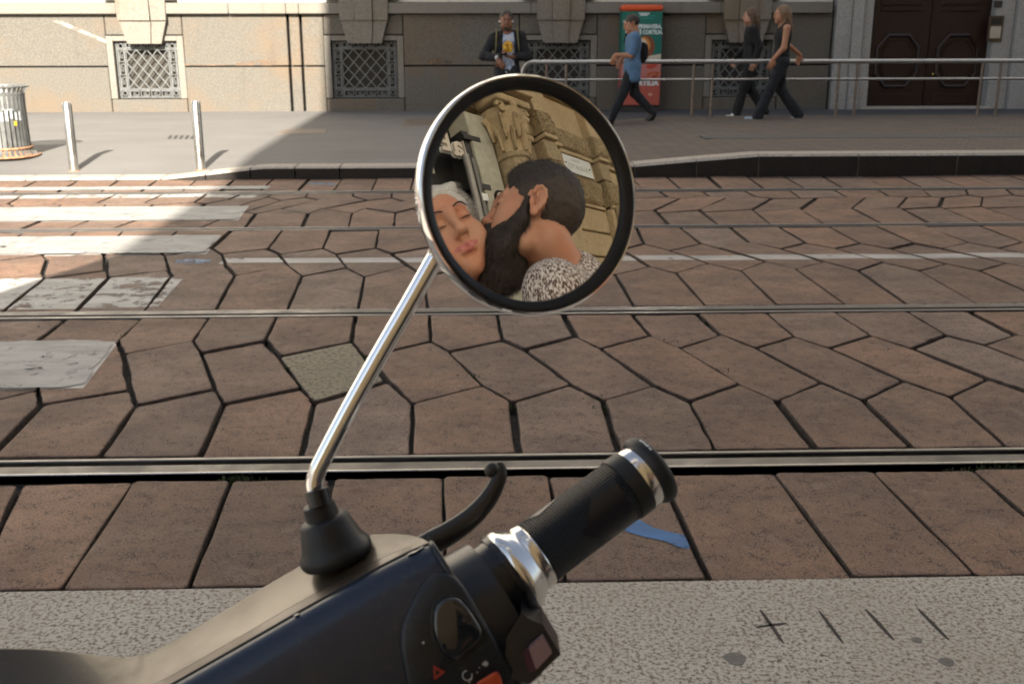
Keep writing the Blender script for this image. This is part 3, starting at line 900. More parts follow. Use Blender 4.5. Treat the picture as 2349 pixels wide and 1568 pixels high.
# ------------------------------------------------------------------ palazzo across the street
pal = thing('stone_palazzo', 'grey granite palazzo across the street with low grated windows and a brown door', 'building', (0, WALL, .12))
def at(q, name, m, parent=None, smooth=False):
    """build in world numbers under the palazzo"""
    o = q.build(name, m, parent or pal, smooth)
    if parent is None or parent is pal: o.location = (0, -WALL, -.12)
    return o
ZP = .10
LB, LT = 1.765, 1.945       # string course
JO = .895                   # joint between the two block courses
win_x = [(-6.33, -5.27), (-2.575, -1.46), (.83, 1.93), (4.10, 5.15)]
wz0, wz1 = .345, 1.30
q = MB(); q.box(-45, 45, WALL + .26, WALL + .6, ZP - .2, 15.5); at(q, 'wall_core', M['dark_gap'])
q = MB(); q.box(-45, 6.2, WALL + .05, WALL + .4, LT + .012, 15.4); q.box(9.65, 45, WALL + .05, WALL + .4, LT + .012, 15.4); q.box(6.2, 9.65, WALL + .05, WALL + .4, 3.6, 15.4)
at(q, 'upper_wall', M['pale_wall'])
q = MB()
for zz_ in (5.2, 9.4, 15.0): q.box(-45, 45, WALL - .25, WALL + .1, zz_, zz_ + .35, .04)
at(q, 'cornice', M['pale_wall'])
gl = simple('window_glass_dark', (.02, .025, .03), .08)
shut = simple('green_grey_shutter', (.10, .12, .10), .6)
for zz_ in (2.75, 6.4, 10.6):
    for k in range(-9, 10):
        xc = -5.8 + 3.7 * k + 3.7
        if zz_ < 3 and 5.5 < xc < 10.2: continue
        q = MB(); q.box(xc - .55, xc + .55, WALL + .02, WALL + .056, zz_, zz_ + (1.9 if zz_ > 3 else 1.6)); w_ = at(q, 'window', gl)
        q = MB(); z1 = zz_ + (1.9 if zz_ > 3 else 1.6)
        q.box(xc - .75, xc - .55, WALL - .06, WALL + .08, zz_, z1 + .2); q.box(xc + .55, xc + .75, WALL - .06, WALL + .08, zz_, z1 + .2); q.box(xc - .55, xc + .55, WALL - .06, WALL + .08, z1, z1 + .2)
        q.build('frame', M['pale_wall'], w_)
# small sill blocks just above the string course (edge of the frame)
for xc, ww in [(-5.81, .62), (-2.02, .62), (1.37, .62), (4.62, .62)]:
    q = MB(); q.box(xc - ww, xc + ww, WALL - .12, WALL + .06, 1.99, 2.06, .01); at(q, 'sill', M['wall_smooth'])

def block(x0, x1, z0, z1, proud=.0, m='wall', name='stone_block'):
    q = MB(); q.box(x0 + .006, x1 - .006, WALL - .0 - proud, WALL + .25, z0 + .006, z1 - .006, .012)
    return at(q, name, M[m])
SU = .13   # window surround width
edges = [(-45, -20), (-20, -13.6), (-13.6, -10.0), (-10.0, win_x[0][0] - SU)]
segs = edges + [(win_x[0][1] + SU, -3.335), (-3.30, -3.115), (-3.08, win_x[1][0] - SU), (win_x[1][1] + SU, win_x[2][0] - SU), (win_x[2][1] + SU, win_x[3][0] - SU), (win_x[3][1] + SU, 6.20), (10.6, 14), (14, 20), (20, 45)]
for i, (a, c) in enumerate(segs):
    pr = RNG.normal(0, .004)
    block(a, c, JO, LB, .02 + pr)
    block(a, c, ZP - .05, JO - .012, .045 + pr)
for a, c in win_x:
    block(a - SU, c + SU, wz1 + .115, LB, .02)              # over the window
    block(a - SU, c + SU, ZP - .05, wz0 - .005, .045)        # under the window
    # surround
    q = MB(); q.box(a - SU, a - .02, WALL - .035, WALL + .25, wz0, wz1 + .105, .006); at(q, 'window_surround', M['wall_smooth'])
    q = MB(); q.box(c + .02, c + SU, WALL - .035, WALL + .25, wz0, wz1 + .105, .006); at(q, 'window_surround', M['wall_smooth'])
    q = MB(); q.box(a - .02, c + .02, WALL - .035, WALL + .25, wz1 + .02, wz1 + .105, .006); at(q, 'window_surround', M['wall_smooth'])
# old marks on the sunlit blocks
lime = paint_mat('lime_streak', (.22, .205, .18), .36, .52); rustm = paint_mat('orange_rust_bloom', (.20, .120, .068), .42, .66)
def wall_mark(name, pts, m, y=WALL - .0265):
    q = MB(); q.add([(W(px, py, y)[0], y, W(px, py, y)[1]) for px, py in pts], [tuple(range(len(pts)))]); at(q, name, m)
wall_mark('lime_streak', [(118, 48), (140, 48), (256, 97), (252, 104)], lime)
wall_mark('rust_bloom', [(540, 146), (565, 139), (600, 137), (638, 141), (640, 151), (540, 151)], rustm); wall_mark('rust_bloom', [(420, 146), (470, 149), (520, 148), (520, 151), (420, 151)], rustm)
wall_mark('rust_bloom', [(980, 138), (1015, 132), (1040, 145), (990, 150)], rustm)
wall_mark('lime_streak', [(1640, 235), (1654, 232), (1690, 262), (1680, 262)], lime)
# string course in lengths
xs = [-45, -20, -12, -9.2, -6.2, -4.3, -3.32, -3.10, -1.7, .9, 2.6, 4.2, 6.15]
for a, c in zip(xs[:-1], xs[1:]):
    q = MB(); q.box(a + .003, c - .003, WALL - .14, WALL + .25, LB, LT, .012); at(q, 'string_course', M['wall_smooth'])
q = MB(); q.box(9.7, 45, WALL - .14, WALL + .25, LB, LT, .012); at(q, 'string_course', M['wall_smooth'])
# keystones: three stepped stones over each window
for a, c in win_x:
    xc = (a + c) / 2 + .03; zt, zm, zb = 2.03, 1.66, 1.275
    def key(x0, x1, z0, z1, proud, taper, m='keystone'):
        q = MB(); y0, y1 = WALL - proud, WALL + .1
        q.add([(x0 + taper, y0, z0), (x1 - taper, y0, z0), (x1, y0, z1), (x0, y0, z1), (x0 + taper, y1, z0), (x1 - taper, y1, z0), (x1, y1, z1), (x0, y1, z1)],
              [(0, 1, 2, 3), (7, 6, 5, 4), (0, 4, 5, 1), (3, 2, 6, 7), (0, 3, 7, 4), (1, 5, 6, 2)])
        at(q, 'keystone', M[m])
    key(xc - .42, xc - .15, zm, zt, .19, .01); key(xc + .15, xc + .42, zm, zt, .19, .01)
    key(xc - .148, xc + .148, zm - .0, zt, .235, .0)
    def flank(x0b, x1b, x0t, x1t, proud):
        q = MB(); y0, y1 = WALL - proud, WALL + .1
        q.add([(x0b, y0, zb), (x1b, y0, zb), (x1t, y0, zm - .004), (x0t, y0, zm - .004), (x0b, y1, zb), (x1b, y1, zb), (x1t, y1, zm - .004), (x0t, y1, zm - .004)],
              [(0, 1, 2, 3), (7, 6, 5, 4), (0, 4, 5, 1), (3, 2, 6, 7), (0, 3, 7, 4), (1, 5, 6, 2)])
        at(q, 'keystone', M['keystone'])
    flank(xc - .29, xc - .122, xc - .40, xc - .152, .15); flank(xc + .122, xc + .29, xc + .152, xc + .40, .15)
    flank(xc - .119, xc + .119, xc - .149, xc + .149, .19)
# basement windows with iron grilles
mesh_m = simple('fine_rusty_mesh', (.034, .029, .023), .85, var=.4, scale=300)
for a, c in win_x:
    w_ = MB(); w_.box(a - .02, c + .02, WALL + .20, WALL + .258, wz0, wz1 + .02)
    wo = at(w_, 'basement_window', mesh_m)
    q = MB(); y = WALL + .06; t_ = .009
    def bar(x0, z0, x1, z1, r=.009, yy=0.0):
        q.tube([(x0, y + yy, z0), (x1, y + yy, z1)], r, 5, caps=False)
    X0, X1, Z0, Z1 = a + .005, c - .005, wz0 + .015, wz1 - .005
    bx0, bx1, bz0, bz1 = X0 + .16, X1 - .16, Z0 + .15, Z1 - .12
    for x in (X0, X0 + .025, bx0 - .025, bx0, bx1, bx1 + .025, X1 - .025, X1): bar(x, Z0, x, Z1)
    for z in (Z0, bz0 - .022, bz0, bz1, bz1 + .022, Z1): bar(X0, z, X1, z)
    nx_, nz_ = 4, 3
    cw, ch = (bx1 - bx0) / nx_, (bz1 - bz0) / nz_
    for i in range(-nz_, nx_ + 1):      # lattice of diagonals
        for sgn in (1, -1):
            pts = []
            for k in range(0, 61):
                u = i + nz_ * k / 60; v = nz_ * k / 60
                if sgn < 0: v = nz_ - v
                if -1e-6 <= u <= nx_ + 1e-6: pts.append((bx0 + u * cw, bz0 + v * ch))
            if len(pts) > 2: bar(*pts[0], *pts[-1], .010, -.012)
    def greek(x0, z0, x1, z1, nkey):
        """meander strip between two corners"""
        horiz = abs(x1 - x0) > abs(z1 - z0)
        L = (x1 - x0) if horiz else (z1 - z0); Wd = (z1 - z0) if horiz else (x1 - x0)
        u = L / nkey
        pat = [(.08, .12), (.08, .88), (.88, .88), (.88, .34), (.36, .34), (.36, .60), (.62, .60)]
        pat2 = [(.88, .12), (.62, .12), (.08, .12)]
        for k in range(nkey):
            for pp in (pat, pat2):
                pr_ = None
                for pu, pv in pp:
                    lx, lz = (x0 + (k + pu) * u, z0 + pv * Wd) if horiz else (x0 + pv * Wd, z0 + (k + pu) * u)
                    if pr_: bar(*pr_, lx, lz, .0075)
                    pr_ = (lx, lz)
    greek(bx0, Z0 + .005, bx1, bz0 - .025, 4); greek(bx0, bz1 + .025, bx1, Z1, 4)
    greek(X0 + .025, bz0, bx0 - .025, bz1, 3); greek(bx1 + .025, bz0, X1 - .025, bz1, 3)
    for cx_ in ((X0 + bx0) / 2, (X1 + bx1) / 2):
        for cz_ in ((Z0 + bz0) / 2, (Z1 + bz1) / 2):
            q.tube([(cx_ + .038 * math.cos(g_), y, cz_ + .038 * math.sin(g_)) for g_ in np.linspace(0, 2 * PI, 13)[:-1]], .008, 5, closed=True, up=(0, 1, 0))
    tag(q.build('grille', M['iron'], wo), kind='stuff')
# carriage door with pale stone jambs
XL, XR = 6.905, 9.06
for (a, c, p) in [(6.24, 6.52, .10), (6.523, 6.71, .16), (6.713, 6.90, .07), (9.07, 9.42, .05), (9.423, 9.72, .14), (9.723, 10.15, .10), (10.153, 10.6, .04)]:
    q = MB(); q.box(a, c, WALL - p, WALL + .30, .62, 4.0, .012); at(q, 'door_jamb', M['pale_stone'])
    q = MB(); q.box(a - .0, c + .0, WALL - p - .045, WALL + .30, ZP - .05, .617, .012); at(q, 'jamb_plinth', M['pale_stone'])
door_m = NT('dark_brown_door_wood')
g1 = door_m.noise(5, 5, .6, door_m.scaled((9, 9, .8)))
door_m.P(Base_Color=door_m.mix(door_m.mapr(g1, .3, .7, 0, 1), (.010, .0035, .0022), (.024, .0085, .005)), Roughness=.42)
door_m.bump(g1, .15, .003); door_m = door_m.m
dr = bpy.data.objects.new('door', None); link(dr, pal); dr.location = (0, 0, 0)
def dp(q, name, m, smooth=False):
    o = q.build(name, m, dr, smooth); o.location = (0, -WALL, -.12); return o
mid = (XL + XR) / 2 + .02
for a, c in ((XL, mid - .008), (mid + .008, XR)):
    q = MB(); q.box(a, c, WALL + .12, WALL + .20, .165, 3.5); 
    w_ = c - a; xc = (a + c) / 2; zc = .95; hx, hz_ = w_ * .34, .44
    # raised octagon moulding
    oct_ = [(-.5, 1), (.5, 1), (1, .5), (1, -.5), (.5, -1), (-.5, -1), (-1, -.5), (-1, .5)]
    q.tube([(xc + ox * hx, WALL + .115, zc + oz * hz_) for ox, oz in oct_], .035, 8, closed=True, up=(0, 1, 0))
    q.tube([(xc + ox * hx * .78, WALL + .118, zc + oz * hz_ * .80) for ox, oz in oct_], .014, 6, closed=True, up=(0, 1, 0))
    q.slab([(xc + ox * hx * .72, WALL + .122, zc + oz * hz_ * .74) for ox, oz in oct_], (0, -.02, 0))
    q.box(xc - hx, xc + hx, WALL + .095, WALL + .125, 1.80, 1.86, .01)
    q.box(xc - hx, xc + hx, WALL + .10, WALL + .125, 1.90, 3.2, .01)
    q.box(xc - hx, xc + hx, WALL + .105, WALL + .125, .20, .38, .01)
    dp(q, 'door_leaf', door_m)
q = MB(); q.ball((mid + .12, WALL + .09, .72), .025, 12, 8); dp(q, 'door_knob', simple('brass_knob', (.55, .38, .12), .25, metal=1.0), True)
q = MB(); q.box(XL - .1, XR + .1, WALL - .12, WALL + .3, .05, .163, .01); dp(q, 'threshold', M['far_kerb'])
# intercom and small plate on the right jamb
ix, iz = W(2278, 36, WALL)[0], W(2278, 36, WALL)[1]
p_ = W(2280, 58, WALL)
q = MB(); q.box(p_[0] - .13, p_[0] + .13, WALL - .085, WALL - .05, 1.28, 1.72, .006)
ic = at(q, 'intercom', simple('bronze_intercom', (.10, .075, .05), .4, metal=.6))
q = MB(); q.box(p_[0] - .095, p_[0] + .095, WALL - .092, WALL - .084, 1.34, 1.54); q.build('name_plates', simple('ivory_name_plates', (.42, .38, .30), .5), ic)
q = MB(); q.box(p_[0] - .095, p_[0] + .095, WALL - .092, WALL - .084, 1.57, 1.68); q.build('speaker_panel', simple('dark_speaker', (.02, .018, .016), .5), ic)
q = MB(); q.box(p_[0] - .07, p_[0] + .07, WALL - .075, WALL - .05, 1.86, 1.97, .004); at(q, 'wall_box', simple('dark_small_box', (.03, .028, .027), .5))

# ------------------------------------------------------------------ advertising box at the wall
AY = 18.78
ax0, ax1 = W(1424, 60, AY)[0] + .03, W(1522, 60, AY)[0] - .02
at_z0, at_z1 = .24, W(1470, 22, AY)[1]
ad = thing('advertising_box', 'tall green and red advertising box with an orange cap standing against the stone wall', 'advertising box', ((ax0 + ax1) / 2, AY, .12))
def adp(q, name, m, smooth=False, parent=None):
    o = q.build(name, m, parent or ad, smooth)
    if parent is None: o.location = (-(ax0 + ax1) / 2, -AY, -.12)
    return o
green = simple('ad_green_print', (.004, .125, .098), .45, var=.05); red = simple('ad_red_print', (.40, .085, .062), .45, var=.08)
pink = simple('ad_pink_print', (.43, .155, .135), .45, var=.08); org = simple('orange_enamel', (.62, .085, .025), .4)
zs1 = at_z0 + (at_z1 - at_z0) * .30; zs2 = at_z0 + (at_z1 - at_z0) * .47
q = MB(); q.box(ax0, ax1, AY, AY + .42, zs2, at_z1 - .03, .008); adp(q, 'upper_panel', green)
q = MB(); q.box(ax0, ax1, AY, AY + .42, zs1 + .001, zs2 - .001, .004); adp(q, 'middle_panel', pink)
q = MB(); q.box(ax0, ax1, AY, AY + .42, at_z0, zs1 - .001, .008); adp(q, 'lower_panel', red)
q = MB(); q.box(ax0 - .01, ax1 + .01, AY - .02, AY + .44, at_z1 - .0295, at_z1 + .075, .035); adp(q, 'cap', org, 40)
q = MB(); q.box(ax0 + .02, ax1 - .02, AY + .03, AY + .38, .10, at_z0 - .001); adp(q, 'base', M['dark_gap'])
wht = simple('ad_white_print', (.60, .66, .66), .5, var=.02)
def adtext(s, x, z, size, sx=1.0, bold=.0, al='CENTER'):
    mw = Matrix.Translation((x - (ax0 + ax1) / 2, -.004, z - .12)) @ Matrix.Rotation(PI / 2, 4, 'X')
    return text_mesh('lettering', s, size, wht, ad, mw, .001, al, bold, sx)
def adz(v): return W(1470, v, AY)[1]
wd = ax1 - ax0
k_ = (60, )
adtext('ORI È PRIMAVERA,', ax0 + wd * .545, adz(61.5), .092, .80, .004)
adtext('ORA C\'È CORTILIA.', ax0 + wd * .545, adz(74.5), .092, .80, .004)
adtext('ORTILIA', ax0 + wd * .62, adz(191), .12, 1.0, .006)
q = MB()
for (f0, f1, v, h) in [(.40, .68, 31.4, .012), (.44, .63, 35, .012)]:
    n_ = 9
    for i in range(n_):
        xa = ax0 + wd * (f0 + (f1 - f0) * i / n_); xb = ax0 + wd * (f0 + (f1 - f0) * (i + .72) / n_)
        q.box(xa, xb, AY - .004, AY - .001, adz(v) - h, adz(v) + h)
tag(adp(q, 'small_print', wht), kind='stuff')
teal = simple('ad_teal_line', (.02, .26, .22), .5)
for f0, f1, v in [(.20, .82, 36.9), (.33, .77, 42.4)]:
    q = MB(); q.box(ax0 + wd * f0, ax0 + wd * f1, AY - .0028, AY - .001, adz(v) - .006, adz(v) + .006); adp(q, 'rule', teal)
def disc(name, fx, v, rx_, rz_, col, h, rot=0.0):
    q = MB(); cx_ = ax0 + wd * fx; cz_ = adz(v)
    q.slab([(cx_ + rx_ * math.cos(a) * math.cos(rot) - rz_ * math.sin(a) * math.sin(rot), AY - .001, cz_ + rx_ * math.cos(a) * math.sin(rot) + rz_ * math.sin(a) * math.cos(rot)) for a in np.linspace(0, 2 * PI, 25)[:-1]], (0, -h, 0))
    adp(q, name, simple('ad_' + name, col, .5))
disc('brown_bowl_print', .60, 108, .155, .19, (.17, .055, .022), .0012)
disc('orange_food_print', .545, 104.5, .115, .135, (.50, .20, .045), .002)
disc('cream_food_print', .50, 101, .085, .085, (.55, .46, .36), .0028)
disc('ring_print', .565, 107.5, .045, .045, (.42, .16, .09), .0034)
disc('cream_dot_print', .565, 107.5, .022, .022, (.6, .5, .4), .004)
q = MB(); q.slab([(ax0 + wd * f, AY - .001, adz(v)) for f, v in [(.50, 137), (.72, 128), (.99, 124), (.99, 144), (.50, 144)]], (0, -.0022, 0)); adp(q, 'cream_cloth_print', simple('ad_cream', (.50, .45, .36), .6))
disc('strawberry_print', .77, 150, .10, .055, (.42, .05, .03), .002, .3)
for fx, v, rx_, rz_, r_ in [(.70, 170, .05, .018, .9), (.78, 168, .07, .016, .3), (.88, 171, .06, .016, .8), (.95, 169, .05, .016, -.2), (.84, 175, .06, .014, .1)]:
    disc('orange_swash_print', fx, v, rx_, rz_, (.50, .11, .03), .002, r_)
disc('cream_egg_print', .75, 217, .04, .026, (.55, .30, .22), .002)
disc('red_shadow_print', .745, 218, .055, .034, (.40, .06, .03), .0012)
adtext('NC', ax0 + .035, adz(50), .06, .8)
# ------------------------------------------------------------------ the corner building behind the camera (seen in the mirror)
NY = -3.0
ng = lambda name, lo, hi, st, sc=16, b_=.7: wall_mat(name, lo, hi, sc, .62, .5, b_)
ochre = wall_mat('ochre_stone', (.43, .335, .20), (.33, .235, .12), 22, .78, .55, .35)
ochre_rough = wall_mat('rough_ochre_stone', (.42, .325, .19), (.28, .195, .10), 34, .45, .4, 2.2)
ochre_dark = wall_mat('dark_ochre_stone', (.33, .26, .16), (.23, .165, .09), 24, .7, .5, .4)  # darker tone of the same ochre stone
pale_jamb = wall_mat('pale_green_grey_plaster', (.42, .41, .33), (.36, .33, .25), 12, .9, .3, .1)
near = thing('corner_building', 'ochre rusticated stone corner building with a street name plate, behind the kissing couple', 'building', (0, NY, 0))
def nb(q, name, m, smooth=False, parent=None):
    o = q.build(name, m, parent or near, smooth)
    if parent is None: o.location = (0, -NY, 0)
    return o
CX0 = -1.90      # the corner whose edge throws the shadow line
H_ = 17.0
SX0, SX1 = 1.7, 3.95     # shop opening
q = MB(); q.box(CX0, SX0, NY - 14, NY - .15, -.1, H_); q.box(SX1 + .4, 45, NY - 14, NY - .15, -.1, H_); q.box(SX0, SX1 + .4, NY - 14, NY - .15, 4.45, H_); q.box(SX0, SX1 + .4, NY - 14, NY - 1.4, -.1, 4.45)
nb(q, 'wall_core', ochre)
shop_dark = simple('dark_shopfront', (.022, .021, .020), .35)
q = MB(); q.box(SX0, SX1 + .40, NY - 1.3, NY - 1.2, -.1, 4.449); nb(q, 'shop_glazing', shop_dark)
q = MB(); q.box(SX0, SX1 + .0, NY - .45, NY - .38, 3.42, 4.449); nb(q, 'shop_fascia', simple('black_fascia', (.014, .013, .013), .5))
q = MB(); q.box(SX0, SX1, NY - .44, NY - .37, 3.10, 3.14); q.box(SX0, SX1, NY - .44, NY - .37, 2.6, 2.63); nb(q, 'shop_transom', simple('brown_transom', (.09, .055, .035), .5))
# pale jamb, set back
q = MB(); q.box(SX1, 4.30, NY - .5, NY - .06, -.1, 4.30, .01); nb(q, 'shop_jamb', pale_jamb)
q = MB(); q.box(SX1 - .10, SX1 - .005, NY - .5, NY - .10, -.1, 4.05); nb(q, 'black_upright', simple('black_frame', (.02, .019, .018), .5))
q = MB(); q.box(SX1 - .13, SX1 + .13, NY - .3, NY - .05, 3.93, 3.985); q.box(SX1 - .1, SX1 + .10, NY - .3, NY - .05, 3.36, 3.42); nb(q, 'black_bracket', simple('black_bracket_paint', (.02, .019, .018), .5))
q = MB(); q.tube([(3.80, NY - .08, -.1), (3.80, NY - .08, 3.74)], .040, 14); nb(q, 'grey_downpipe', simple('zinc_pipe', (.27, .255, .23), .45, metal=.4), 60)
q = MB(); q.box(3.845, 3.89, NY - .12, NY - .04, -.1, 3.70); nb(q, 'pipe_strip', simple('zinc_strip', (.15, .145, .13), .5))
q = MB(); q.box(3.86, 3.95, NY - .05, NY - .035, 3.22, 3.30); nb(q, 'white_tag', simple('white_tag_paint', (.75, .75, .72), .5))
letter_m = simple('cream_channel_letter', (.62, .55, .45), .5, var=.05)
edge_m = simple('white_letter_edge', (.75, .78, .74), .4, var=.05)
def sign_letter(ch, xc, zc, size, sx=1.0):
    mw = Matrix.Translation((xc, NY - .12, zc)) @ Matrix.Rotation(PI, 4, 'Z') @ Matrix.Rotation(PI / 2, 4, 'X')
    text_mesh('shop_letter', ch, size, letter_m, near, Matrix.Translation((0, -NY, 0)) @ mw, .018, 'CENTER', .008, sx)
    text_mesh('letter_back', ch, size, edge_m, near, Matrix.Translation((0, -NY - .028, 0)) @ mw, .008, 'CENTER', .016, sx)
sign_letter('I', 3.865, 3.85, .30, 1.1); sign_letter('a', 3.74, 3.84, .34); sign_letter('E', 3.575, 3.855, .29, .95)
q = MB(); q.box(3.40, 3.52, NY - .35, NY - .33, 3.60, 3.72); nb(q, 'number_plate', simple('white_plate', (.62, .6, .52), .5))
text_mesh('plate_number', '18', .09, simple('plate_black', (.05, .07, .07), .5), near, Matrix.Translation((3.46, -.325, 3.665)) @ Matrix.Rotation(PI, 4, 'Z') @ Matrix.Rotation(PI / 2, 4, 'X'), .002)

def nbox(name, x0, x1, p, z0, z1, m, bev=.012):
    q = MB(); q.box(x0, x1, NY - .16, NY + p, z0, z1, bev); return nb(q, name, m)
# engaged column with leafy capital
cxm, cr = 4.53, .205
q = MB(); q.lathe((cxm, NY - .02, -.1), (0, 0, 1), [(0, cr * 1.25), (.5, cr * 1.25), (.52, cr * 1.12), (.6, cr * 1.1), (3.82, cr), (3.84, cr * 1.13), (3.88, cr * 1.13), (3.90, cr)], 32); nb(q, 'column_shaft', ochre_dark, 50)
cap = MB()
cap.lathe((cxm, NY - .02, 3.80), (0, 0, 1), [(0, cr * .98), (.2, cr * 1.02), (.42, cr * 1.2), (.52, cr * 1.45)], 24)
for row, (zb, n_, r0, hh) in enumerate([(3.81, 9, cr * 1.02, .20), (3.95, 9, cr * 1.08, .24)]):
    for i in range(n_):
        a = 2 * PI * (i + .5 * row) / n_
        if math.sin(a) < -.3: continue
        pth = []
        for t_ in np.linspace(0, 1, 7):
            rr = r0 + .02 + .10 * t_ ** 2.2; zz_ = zb + hh * math.sin(t_ * 2.1) / math.sin(2.1) * (.98 if t_ < .8 else .9) * 1.0
            pth.append((cxm + rr * math.cos(a), NY - .02 + rr * math.sin(a), zz_ * 1.0))
        cap.tube(pth, [.035, .05, .058, .055, .05, .042, .03], 8, flat=.45, up=(-math.sin(a), math.cos(a), 0))
for s_ in (-1, 1):
    sp_ = [(cxm + s_ * (.20 + .085 * (1 - t_ / 7) * math.cos(t_)), NY + .20, 4.30 + .085 * (1 - t_ / 7) * math.sin(t_)) for t_ in np.linspace(0, 6.2, 22)]
    cap.tube(sp_, .026, 8, up=(0, 1, 0))
    cap.ball((cxm + s_ * .20, NY + .20, 4.30), .035)
cap.ball((cxm, NY + .24, 4.36), (.06, .04, .05))
cap.box(cxm - .33, cxm + .33, NY - .1, NY + .27, 4.37, 4.47, .02)
nb(cap, 'leafy_capital', ochre, 60)
# stepped entablature over the column and pilasters
for i, (x0, x1, p) in enumerate([(SX0 - .3, 4.22, .14), (4.22, 4.86, .36), (4.86, 5.02, .12), (5.02, 5.30, .30), (5.30, 5.52, .20), (5.52, 6.45, .06), (6.45, 6.75, .22), (6.75, 9.5, .06)]):
    nbox('architrave', x0, x1 - .003, p, 4.48 if i < 2 else 4.93, 4.75 if i < 2 else 5.0, ochre)
    nbox('cornice_fillet', x0 - .02 * (i == 1), x1 - .003, p + .05, (4.752 if i < 2 else 5.003), (4.83 if i < 2 else 5.07), ochre)
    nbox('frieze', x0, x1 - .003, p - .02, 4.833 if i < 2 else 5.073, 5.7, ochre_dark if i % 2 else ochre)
    nbox('cornice', x0, x1 - .003, p + .22, 5.703, 5.9, ochre)
# pilaster shafts
for x0, x1, p in [(4.86, 5.02, .02), (5.02, 5.30, .20), (5.30, 5.52, .10), (6.45, 6.75, .13)]:
    nbox('pilaster_upper', x0, x1 - .003, p, 4.44, 4.925, ochre)
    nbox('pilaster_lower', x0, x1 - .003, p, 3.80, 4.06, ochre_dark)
    nbox('pilaster_base', x0, x1 - .003, p, -.1, 3.42, ochre)
# flat panels between rough bands
nbox('flat_panel', 5.52, 6.447, .0, 4.44, 4.925, ochre); nbox('flat_panel', 6.75, 12, .0, 4.44, 4.925, ochre)
nbox('flat_panel', 5.52, 6.447, .0, 3.80, 4.06, ochre); nbox('flat_panel', 6.75, 12, .0, 3.80, 4.06, ochre)
def rough_band(x0, x1, p, z0, z1):
    """hewn stone: a dense bumpy face"""
    q = MB(); nx = max(3, int((x1 - x0) / .022)); nz = max(3, int((z1 - z0) / .022))
    vs = []
    for j in range(nz + 1):
        for i in range(nx + 1):
            x = x0 + (x1 - x0) * i / nx; z = z0 + (z1 - z0) * j / nz
            e = min(1, 4 * min(i, nx - i) / nx * (x1 - x0) / .12, 4 * min(j, nz - j) / nz * (z1 - z0) / .12)
            d = mnoise.noise(Vector((x * 9, p * 5, z * 9))) * .028 + mnoise.noise(Vector((x * 26, 3.1, z * 26))) * .022
            vs.append((x, NY + p + e * (.045 + d), z))
    fs = [(j * (nx + 1) + i, j * (nx + 1) + i + 1, (j + 1) * (nx + 1) + i + 1, (j + 1) * (nx + 1) + i) for j in range(nz) for i in range(nx)]
    q.add(vs, fs); q.box(x0, x1, NY - .16, NY + p, z0, z1)
    nb(q, 'rough_stone', ochre_rough)
for z0, z1 in ((4.14, 4.44), (3.42, 3.80 - .03)):
    for x0, x1, p in [(4.86, 5.02, .04), (5.02, 5.30, .22), (5.30, 5.52, .12), (5.52, 6.447, .03), (6.45, 6.75, .15), (6.75, 7.9, .03), (7.9, 9.2, .03)]:
        rough_band(x0, x1 - .004, p, z0, z1)
for x0, x1, p in [(4.86, 5.02, .06), (5.02, 5.30, .25), (5.30, 5.52, .15), (5.52, 6.447, .05), (6.45, 6.75, .18), (6.75, 12, .05)]:
    nbox('moulding', x0, x1 - .003, p, 4.07, 4.125, ochre, .008)
    nbox('moulding', x0, x1 - .003, p - .01, 3.37, 3.415, ochre, .008)
# lower panels under the rough band
for z0, z1 in ((3.05, 3.36), (2.72, 3.03), (2.2, 2.70), (1.6, 2.18), (.9, 1.58), (-.1, .88)):
    nbox('ashlar_course', 5.52, 6.447, .02, z0, z1, ochre); nbox('ashlar_course', 6.75, 12, .02, z0, z1, ochre)
q = MB(); 
for i in range(12):
    t_ = i / 11
    q.ball((6.62, NY + .16 - .05 * t_, 3.36 - .62 * t_), (.10 * (1 - .8 * t_), .08 * (1 - .5 * t_), .07), 10, 8)
nb(q, 'console_bracket', ochre_dark, True)
# street name plate
q = MB(); q.box(5.585, 6.345, NY + .002, NY + .03, 3.815, 4.062, .004)
plate = nb(q, 'street_plate', simple('white_marble_plate', (.60, .62, .60), .45, var=.05, scale=8))
pl_txt = simple('faded_grey_letters', (.43, .43, .40), .6)
for s_, sz, dx, dz in [('CORSO', .055, .04, .062), ('AUDATO', .10, .0, -.030)]:
    mw = Matrix.Translation((5.965 - dx, -NY + NY + .033 + 0, 3.94 + dz)) @ Matrix.Rotation(PI, 4, 'Z') @ Matrix.Rotation(PI / 2, 4, 'X')
    text_mesh('plate_lettering', s_, sz, pl_txt, plate, Matrix.Translation((0, NY, 0)) @ mw, .001, 'CENTER', 0, 1.25)
for x in (5.66, 6.27):
    q = MB(); q.ball((x, NY + .032, 3.94), .012); q.build('plate_bolt', M['dark_gap'], plate)
q = MB(); q.add([(CX0 - 1.05, NY - .9, 0), (CX0 - 1.05, NY - .9, 4.25), (CX0 - .10, NY - .9, 5.7), (CX0, NY - .9, 5.7), (CX0, NY - .9, 0),
       (CX0 - 1.05, NY - .5, 0), (CX0 - 1.05, NY - .5, 4.25), (CX0 - .10, NY - .5, 5.7), (CX0, NY - .5, 5.7), (CX0, NY - .5, 0)],
      [(0, 1, 2, 3, 4), (9, 8, 7, 6, 5), (0, 5, 6, 1), (1, 6, 7, 2), (2, 7, 8, 3), (3, 8, 9, 4)])
nb(q, 'corner_shadow_caster', ochre)  # unseen projection, added and shaped to throw the near shadow edge
# upper storeys
q = MB()
for z in (6.9, 10.2, 13.4):
    for i in range(12):
        x = -.9 + 3.4 * i
        q.box(x - .6, x + .6, NY - .16, NY - .12, z, z + 2.0)
nb(q, 'upper_shutters', shut)
q = MB(); q.box(CX0, 45, NY - 14, NY + .35, H_, H_ + .5, .05); nb(q, 'roof_cornice', ochre)
